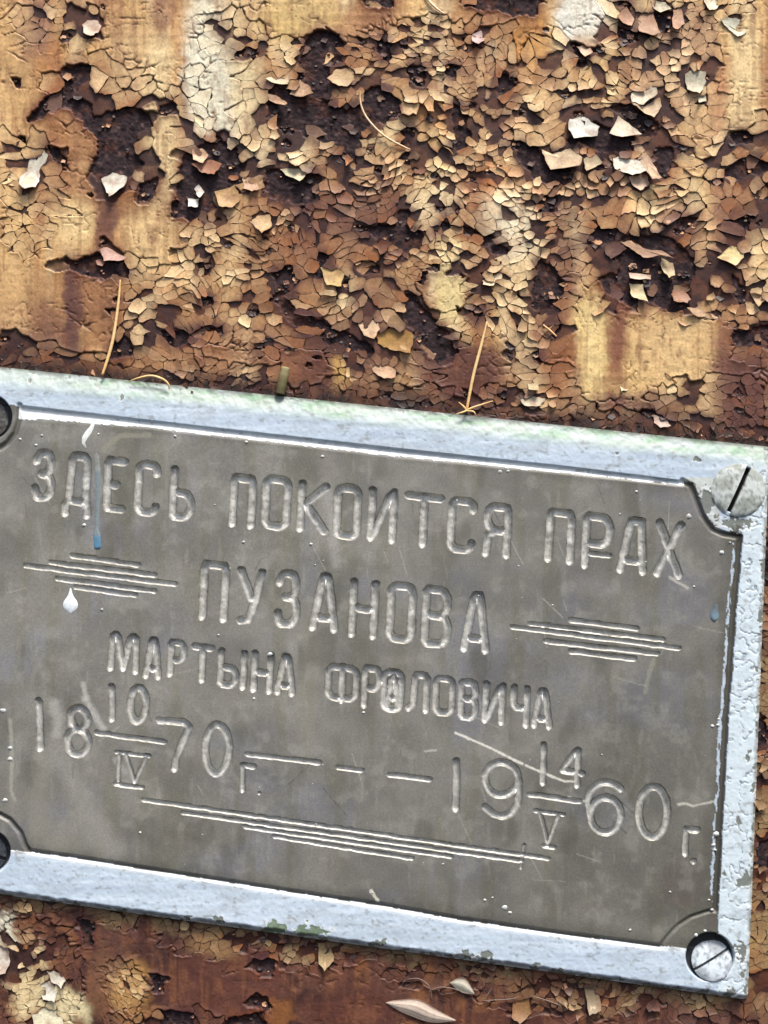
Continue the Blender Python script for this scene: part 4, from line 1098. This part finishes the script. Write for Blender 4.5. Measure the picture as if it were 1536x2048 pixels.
# ------------------------------------------------------------------ paint drips and spatters on the plate
def blob_ribbon(name, path, widths, hgt, cols, mat, parent, base=HP - .4, na=9):
    path = np.array(path, float); n = len(path)
    tg = np.gradient(path, axis=0); tg /= np.maximum(np.hypot(tg[:, 0], tg[:, 1]), 1e-6)[:, None]
    nr = np.stack([-tg[:, 1], tg[:, 0]], 1)
    s = np.linspace(-1, 1, na)
    P = path[:, None, :] + nr[:, None, :] * (s[None, :, None] * np.array(widths)[:, None, None])
    H = base + hgt * np.sqrt(np.maximum(1 - s ** 2, 0))[None, :] * np.minimum(1, np.array(widths) / max(widths))[:, None]
    col = np.array([lin(c) for c in cols])[:, None, :] * np.ones((1, na, 1))
    Vv = world_pts(P[..., 0], P[..., 1], H, KP).reshape(-1, 3)
    ids = np.arange(n * na).reshape(n, na)
    f = np.stack([ids[:-1, :-1], ids[1:, :-1], ids[1:, 1:], ids[:-1, 1:]], -1).reshape(-1, 4)
    v0, v1, v3 = Vv[f[len(f) // 2][0]], Vv[f[len(f) // 2][1]], Vv[f[len(f) // 2][3]]
    if np.cross(v1 - v0, v3 - v0)[1] > 0: f = f[:, ::-1]
    return new_mesh(name, Vv, f, col.reshape(-1, 3), mat, parent)
M_DRIP = col_material("dried_paint_drip", 0.35, 0.5, nscale=1400, nmix=0.2, bump=0.25)
ys = np.linspace(905, 1092, 24)
pal = [(150,156,154) if y < 940 else (128,140,142) if y < 1074 else (92,136,164) for y in ys]
wd = [5.4 + 1.2 * math.sin((y - 900) / 30) + (2.2 if y > 1066 else 0) + rnd.uniform(-.5, .5) for y in ys]; wd[0] = 3
ys = np.concatenate([ys, [1095, 1097, 1098]]); wd += [7, 5.4, 2.5]; pal += [pal[-1]] * 3; pal[:4] = [(136,138,132)] * 4
blob_ribbon("paint_drip", [(195 + 1.5 * math.sin(y / 25) + rnd.uniform(-.8, .8), y) for y in ys], wd, 2.0, pal, M_DRIP, plate)
blob_ribbon("paint_smear", [(187, 846), (183, 856), (176, 866), (169, 876), (167, 886), (174, 898), (186, 908)], [3, 5.5, 7, 6.5, 5, 4, 3], 1.4, [(236,240,238)] * 4 + [(214,218,212)] + [(170,172,166)] * 2, M_DRIP, plate)
th = np.linspace(0, 1, 14); yy = 1176 + 50 * th
blob_ribbon("paint_drop", [(141, y) for y in yy], [1.2, 2, 3, 4, 5.5, 8, 11, 13.5, 14.8, 15, 14, 11.8, 8, 1.5], 2.2, [(232,240,246)] * 14, M_DRIP, plate)
blob_ribbon("paint_drop", [(1431, 1208), (1431, 1214), (1430, 1220), (1429, 1228), (1429, 1236), (1429, 1243)], [4, 5, 6, 9, 8, 2], 3.5, [(96,110,120)] * 3 + [(110,132,146), (150,176,190), (90,110,122)], M_DRIP, plate)
SP = [(84,871,4),(72,890,4),(197,868,4),(168,1050,5),(204,1219,4),(6,1421,8),(20,1496,7),(20,1518,7),(10,1600,7),(1273,983,5),(1240,1028,3),(1443,1105,6),(1460,1085,3),(1425,1452,5),(1436,1450,5),(1437,1438,3),
 (487,1084,4),(622,1088,4),(645,913,5),(493,884,4),(1037,1132,3),(1105,1210,3),(886,1728,4),(508,1397,4),(540,1308,6),(437,1270,3),(727,1425,4),(1378,1033,8),(40,878,4),(350,872,4),(280,1665,4),(1340,1784,4),(1000,943,7),(1016,942,5),(1280,1000,2),(1060,1520,2),
 (745,1785,3),(970,1800,4),(985,1795,3),(1010,1815,8),(1020,1825,5),(1260,1860,4),(1430,1700,4),(1431,1668,7),(1427,1690,6),(1392,1870,5),(1410,1862,5),(1418,1800,4),(1424,1820,4),(1388,1173,3)]
for _ in range(45): SP.append((rnd.uniform(60, 1420), rnd.uniform(960, 1790), rnd.uniform(.9, 2.2)))
vs_, fs_, cs_, o = [], [], [], 0
for x, y, r in SP:
    u, v = quad_inv(np.array([[x, y]]))
    if not (0.02 < u[0] < .97 and .09 < v[0] < .93): continue
    n = 8; ph = rnd.uniform(0, 6)
    k = np.arange(n); rr_ = r * np.array([rnd.uniform(.75, 1.2) for _ in k])
    ox, oy = x + rr_ * np.cos(k * 6.2832 / n + ph), y + rr_ * .8 * np.sin(k * 6.2832 / n + ph)
    hb = HP - 1.5
    vs_.append(world_pts(np.r_[ox, x + (ox - x) * .6, x], np.r_[oy, y + (oy - y) * .6, y], np.r_[np.full(n, hb), np.full(n, hb + min(2.6, 1.4 + r * .35)), hb + min(3, 1.6 + r * .4)], KP))
    q = (k + 1) % n
    t4 = np.stack([k, k + n, q + n, q], 1); t5 = np.stack([k + n, np.full(n, 2 * n), q + n, q + n], 1)
    fs_.append(np.concatenate([np.stack([k, k + n, q + n], 1), np.stack([k, q + n, q], 1), np.stack([k + n, np.full(n, 2 * n), q + n], 1)]) + o)
    cs_.append(np.tile(lin((226, 230, 226)) * rnd.uniform(.5, .9), (2 * n + 1, 1))); o += 2 * n + 1
ob = new_mesh("paint_spatter", np.concatenate(vs_), np.concatenate(fs_), np.concatenate(cs_), M_DRIP, plate)
ob["kind"] = "stuff"

# ------------------------------------------------------------------ dry needles, husk, twig
def smooth_path(pts, n):
    pts = np.array(pts, float); m = len(pts)
    t = np.linspace(0, m - 1, n); out = []
    for q in t:
        i = min(int(q), m - 2); f = q - i
        p0, p1, p2, p3 = pts[max(i - 1, 0)], pts[i], pts[i + 1], pts[min(i + 2, m - 1)]
        out.append(.5 * (2 * p1 + (p2 - p0) * f + (2 * p0 - 5 * p1 + 4 * p2 - p3) * f * f + (3 * p1 - p0 - 3 * p2 + p3) * f ** 3))
    return np.array(out)
def tube(name, pts, radii, colours, parent=None, n=26, sides=8, knob=0.0):
    """pts (x, y, h); closed, tapered stalk"""
    P = smooth_path(pts, n); R = np.interp(np.linspace(0, 1, n), np.linspace(0, 1, len(radii)), radii)
    R = R * (1 + knob * np.array([rnd.uniform(-1, 1) for _ in range(n)]))
    W = world_pts(P[:, 0], P[:, 1], P[:, 2])
    T = np.gradient(W, axis=0); T /= np.linalg.norm(T, axis=1)[:, None]
    up = np.array([0, 1., 0.2]); up /= np.linalg.norm(up)
    A = np.cross(T, up); A /= np.linalg.norm(A, axis=1)[:, None]; B = np.cross(T, A)
    th = np.linspace(0, 2 * math.pi, sides, endpoint=False)
    V = W[:, None, :] + (A[:, None, :] * np.cos(th)[None, :, None] + B[:, None, :] * np.sin(th)[None, :, None]) * (R * S)[:, None, None]
    ids = np.arange(n * sides).reshape(n, sides); nx = np.roll(ids, -1, 1)
    f = np.stack([ids[:-1], nx[:-1], nx[1:], ids[1:]], -1).reshape(-1, 4)
    Vv = np.concatenate([V.reshape(-1, 3), W[[0]], W[[-1]]]); c0, c1 = n * sides, n * sides + 1
    caps = np.concatenate([np.stack([nx[0], ids[0], np.full(sides, c0)], 1), np.stack([ids[-1], nx[-1], np.full(sides, c1)], 1)])
    cl = np.array([lin(c) for c in colours]); tt_ = np.linspace(0, 1, n); k = np.linspace(0, 1, len(cl))
    cc = np.stack([np.interp(tt_, k, cl[:, q]) for q in range(3)], 1)
    cc = np.concatenate([np.repeat(cc, sides, 0), cc[[0]], cc[[-1]]])
    ob = new_mesh(name, Vv, [f, caps], cc, M_PLANT, parent)
    me = ob.data
    return ob
NG = "dry needles caught on the panel"
TAN = [(226,186,124),(236,202,146),(214,170,110)]
tag(tube("dry_needle", [(242,561,10),(239,605,13),(230,672,16),(220,715,20),(209,752,27)], [1.4,3.0,3.3,2.6], TAN, n=30), "straight dry straw-coloured needle leaning above the left of the plaque", "needle", NG)
nd = empty("dry_needle", "long dry needle with splayed base standing on the plaque's top edge", "needle", tuple(world_pts(932, 822, 24)))
nd["group"] = NG
for nm, p, r in (("shaft", [(973,645,14),(962,690,17),(945,755,21),(932,822,27)], [1.3,3.0,3.3,2.6]), ("bract", [(932,822,27),(950,815,30),(984,804,30)], [2.2,2.2,1.]),
             ("bract", [(933,823,27),(926,815,29),(916,806,29)], [2.,1.8,.8]), ("bract", [(934,822,28),(925,826,30),(911,830,31)], [2.2,2.,.9]), ("bract", [(934,824,28),(945,825,31),(950,832,31)], [1.8,1.6,.8])):
    o_ = tube(nm, p, r, TAN, n=20); o_.parent = nd; o_.matrix_parent_inverse = Matrix.Translation(-nd.location)
tag(tube("dry_needle", [(720,184,9),(722,212,12),(736,242,14),(770,276,15),(818,301,11)], [1.2,2.0,2.0,1.5], [(190,150,110),(240,214,176),(238,208,168)], n=36), "thin curved pale needle over the dark rust patch near the top", "needle", NG)
tag(tube("dry_needle", [(845,-16,12),(858,6,13),(872,20,13),(886,30,12)], [1.5,2.3,2.3,1.4], [(236,214,184)] * 2, n=20), "short bent pale needle cut by the top of the picture", "needle", NG)
tag(tube("dry_needle", [(264,764,24),(282,758,28),(306,754,30),(328,760,30),(340,770,29),(342,780,27)], [1.0,2.0,2.4,2.2,1.2], TAN, n=30), "small curled dry tendril lying on the plaque's upper left edge", "needle", NG)
tag(tube("dry_needle", [(1085,651,12),(1098,662,13),(1112,674,11)], [1.6,2.4,1.6], [(222,180,130)] * 2, n=12), "very short tan needle stub on the panel right of the long needle", "needle", NG)
tag(tube("dry_needle", [(886,295,10),(898,302,12),(906,312,10)], [.9,1.4,.9], [(190,150,100)] * 2, n=12), "tiny hair-thin brown needle right of the black slit", "needle", NG)
tag(tube("dry_needle", [(1328,316+430,9),(1335,752,11),(1352,766,9)], [.8,1.2,.8], [(120,84,56)] * 2, n=12), "hair-thin brown needle on the smooth tan paint at right", "needle", NG)
tg_ = tube("twig_stub", [(572,736,16),(569,752,17),(565,770,18),(561,790,18)], [8,9.5,9.5,10], [(150,142,104),(112,104,72),(84,78,54)], n=14, sides=12, knob=.05)
tag(tg_, "short olive brown twig stub sticking up behind the plaque's top edge", "twig")

def husk(name, top, bot, h, bulge, colr, n=26, na=11):
    top = smooth_path([(a, b, 0) for a, b in top], n)[:, :2]; bot = smooth_path([(a, b, 0) for a, b in bot], n)[:, :2]
    s = np.linspace(0, 1, na)
    P = top[:, None] * (1 - s)[None, :, None] + bot[:, None] * s[None, :, None]
    w = np.hypot(*(top - bot).T)
    prof = np.sin(math.pi * s)
    ridge = .35 * np.cos(s * math.pi * 7)
    H = h + (bulge * prof + ridge)[None, :] * (w / w.max())[:, None] + (np.linspace(0, 1, n) * 4)[:, None]
    top_v = world_pts(P[..., 0], P[..., 1], H); bot_v = world_pts(P[..., 0], P[..., 1], H - 1.4)
    Vv = np.concatenate([top_v.reshape(-1, 3), bot_v.reshape(-1, 3)])
    ids = np.arange(n * na).reshape(n, na)
    f = np.stack([ids[:-1, :-1], ids[1:, :-1], ids[1:, 1:], ids[:-1, 1:]], -1).reshape(-1, 4)
    if np.cross(Vv[f[60][1]] - Vv[f[60][0]], Vv[f[60][3]] - Vv[f[60][0]])[1] > 0: f = f[:, ::-1]
    m = n * na; fb = f[:, ::-1] + m
    loop = np.concatenate([ids[0, :-1], ids[:-1, -1], ids[-1, :0:-1], ids[:0:-1, 0]]); nxl = np.roll(loop, -1)
    fs = np.stack([loop, nxl, nxl + m, loop + m], 1)
    st = .82 + .26 * np.cos(s * math.pi * 7)
    cc = lin(colr)[None, None] * st[None, :, None] * np.ones((n, na, 1))
    edge = lin((206, 150, 120)); cc[:, 0] = cc[:, 0] * .5 + edge * .4; cc[:, -1] = cc[:, -1] * .5 + edge * .4
    cc = np.concatenate([cc.reshape(-1, 3)] * 2)
    return new_mesh(name, Vv, [np.concatenate([f, fb, fs])], cc, M_PLANT)
tag(husk("seed_husk", [(772,2002),(790,1998),(836,1996),(870,2014),(911,2036)], [(772,2003),(790,2014),(815,2026),(862,2041),(911,2038)], 10, 6, (208,190,174)), "pale spindle-shaped dry seed husk on the dark red paint below the plaque", "husk")
tag(husk("seed_shell", [(900,1962),(915,1953),(932,1955),(948,1982)], [(900,1963),(912,1974),(926,1982),(948,1984)], 12, 5, (196,190,172), 16, 7), "small grey-white seed shell caught just under the plaque's lower edge", "husk")
web = empty("cobweb", "thin dusty cobweb threads hanging under the plaque's lower edge", "cobweb", tuple(world_pts(860, 1970, 8)))
for p in ([(812,1956,11),(835,1953,14),(852,1962,15),(861,1976,13),(862,1996,10)], [(862,1976,13),(880,1970,15),(905,1973,15),(922,1980,13)], [(965,1998,12),(990,1996,14),(1020,1994,14),(1036,1990,12)], [(1060,1988,11),(1085,1995,12),(1110,2004,12),(1150,2022,9)], [(968,1996,12),(975,1985,14),(982,1972,16)]):
    o_ = tube("web_thread", p, [.6, 1.0, 1.0, .5], [(132,118,108)] * 2, n=18, sides=6); o_.parent = web; o_.matrix_parent_inverse = Matrix.Translation(-web.location)
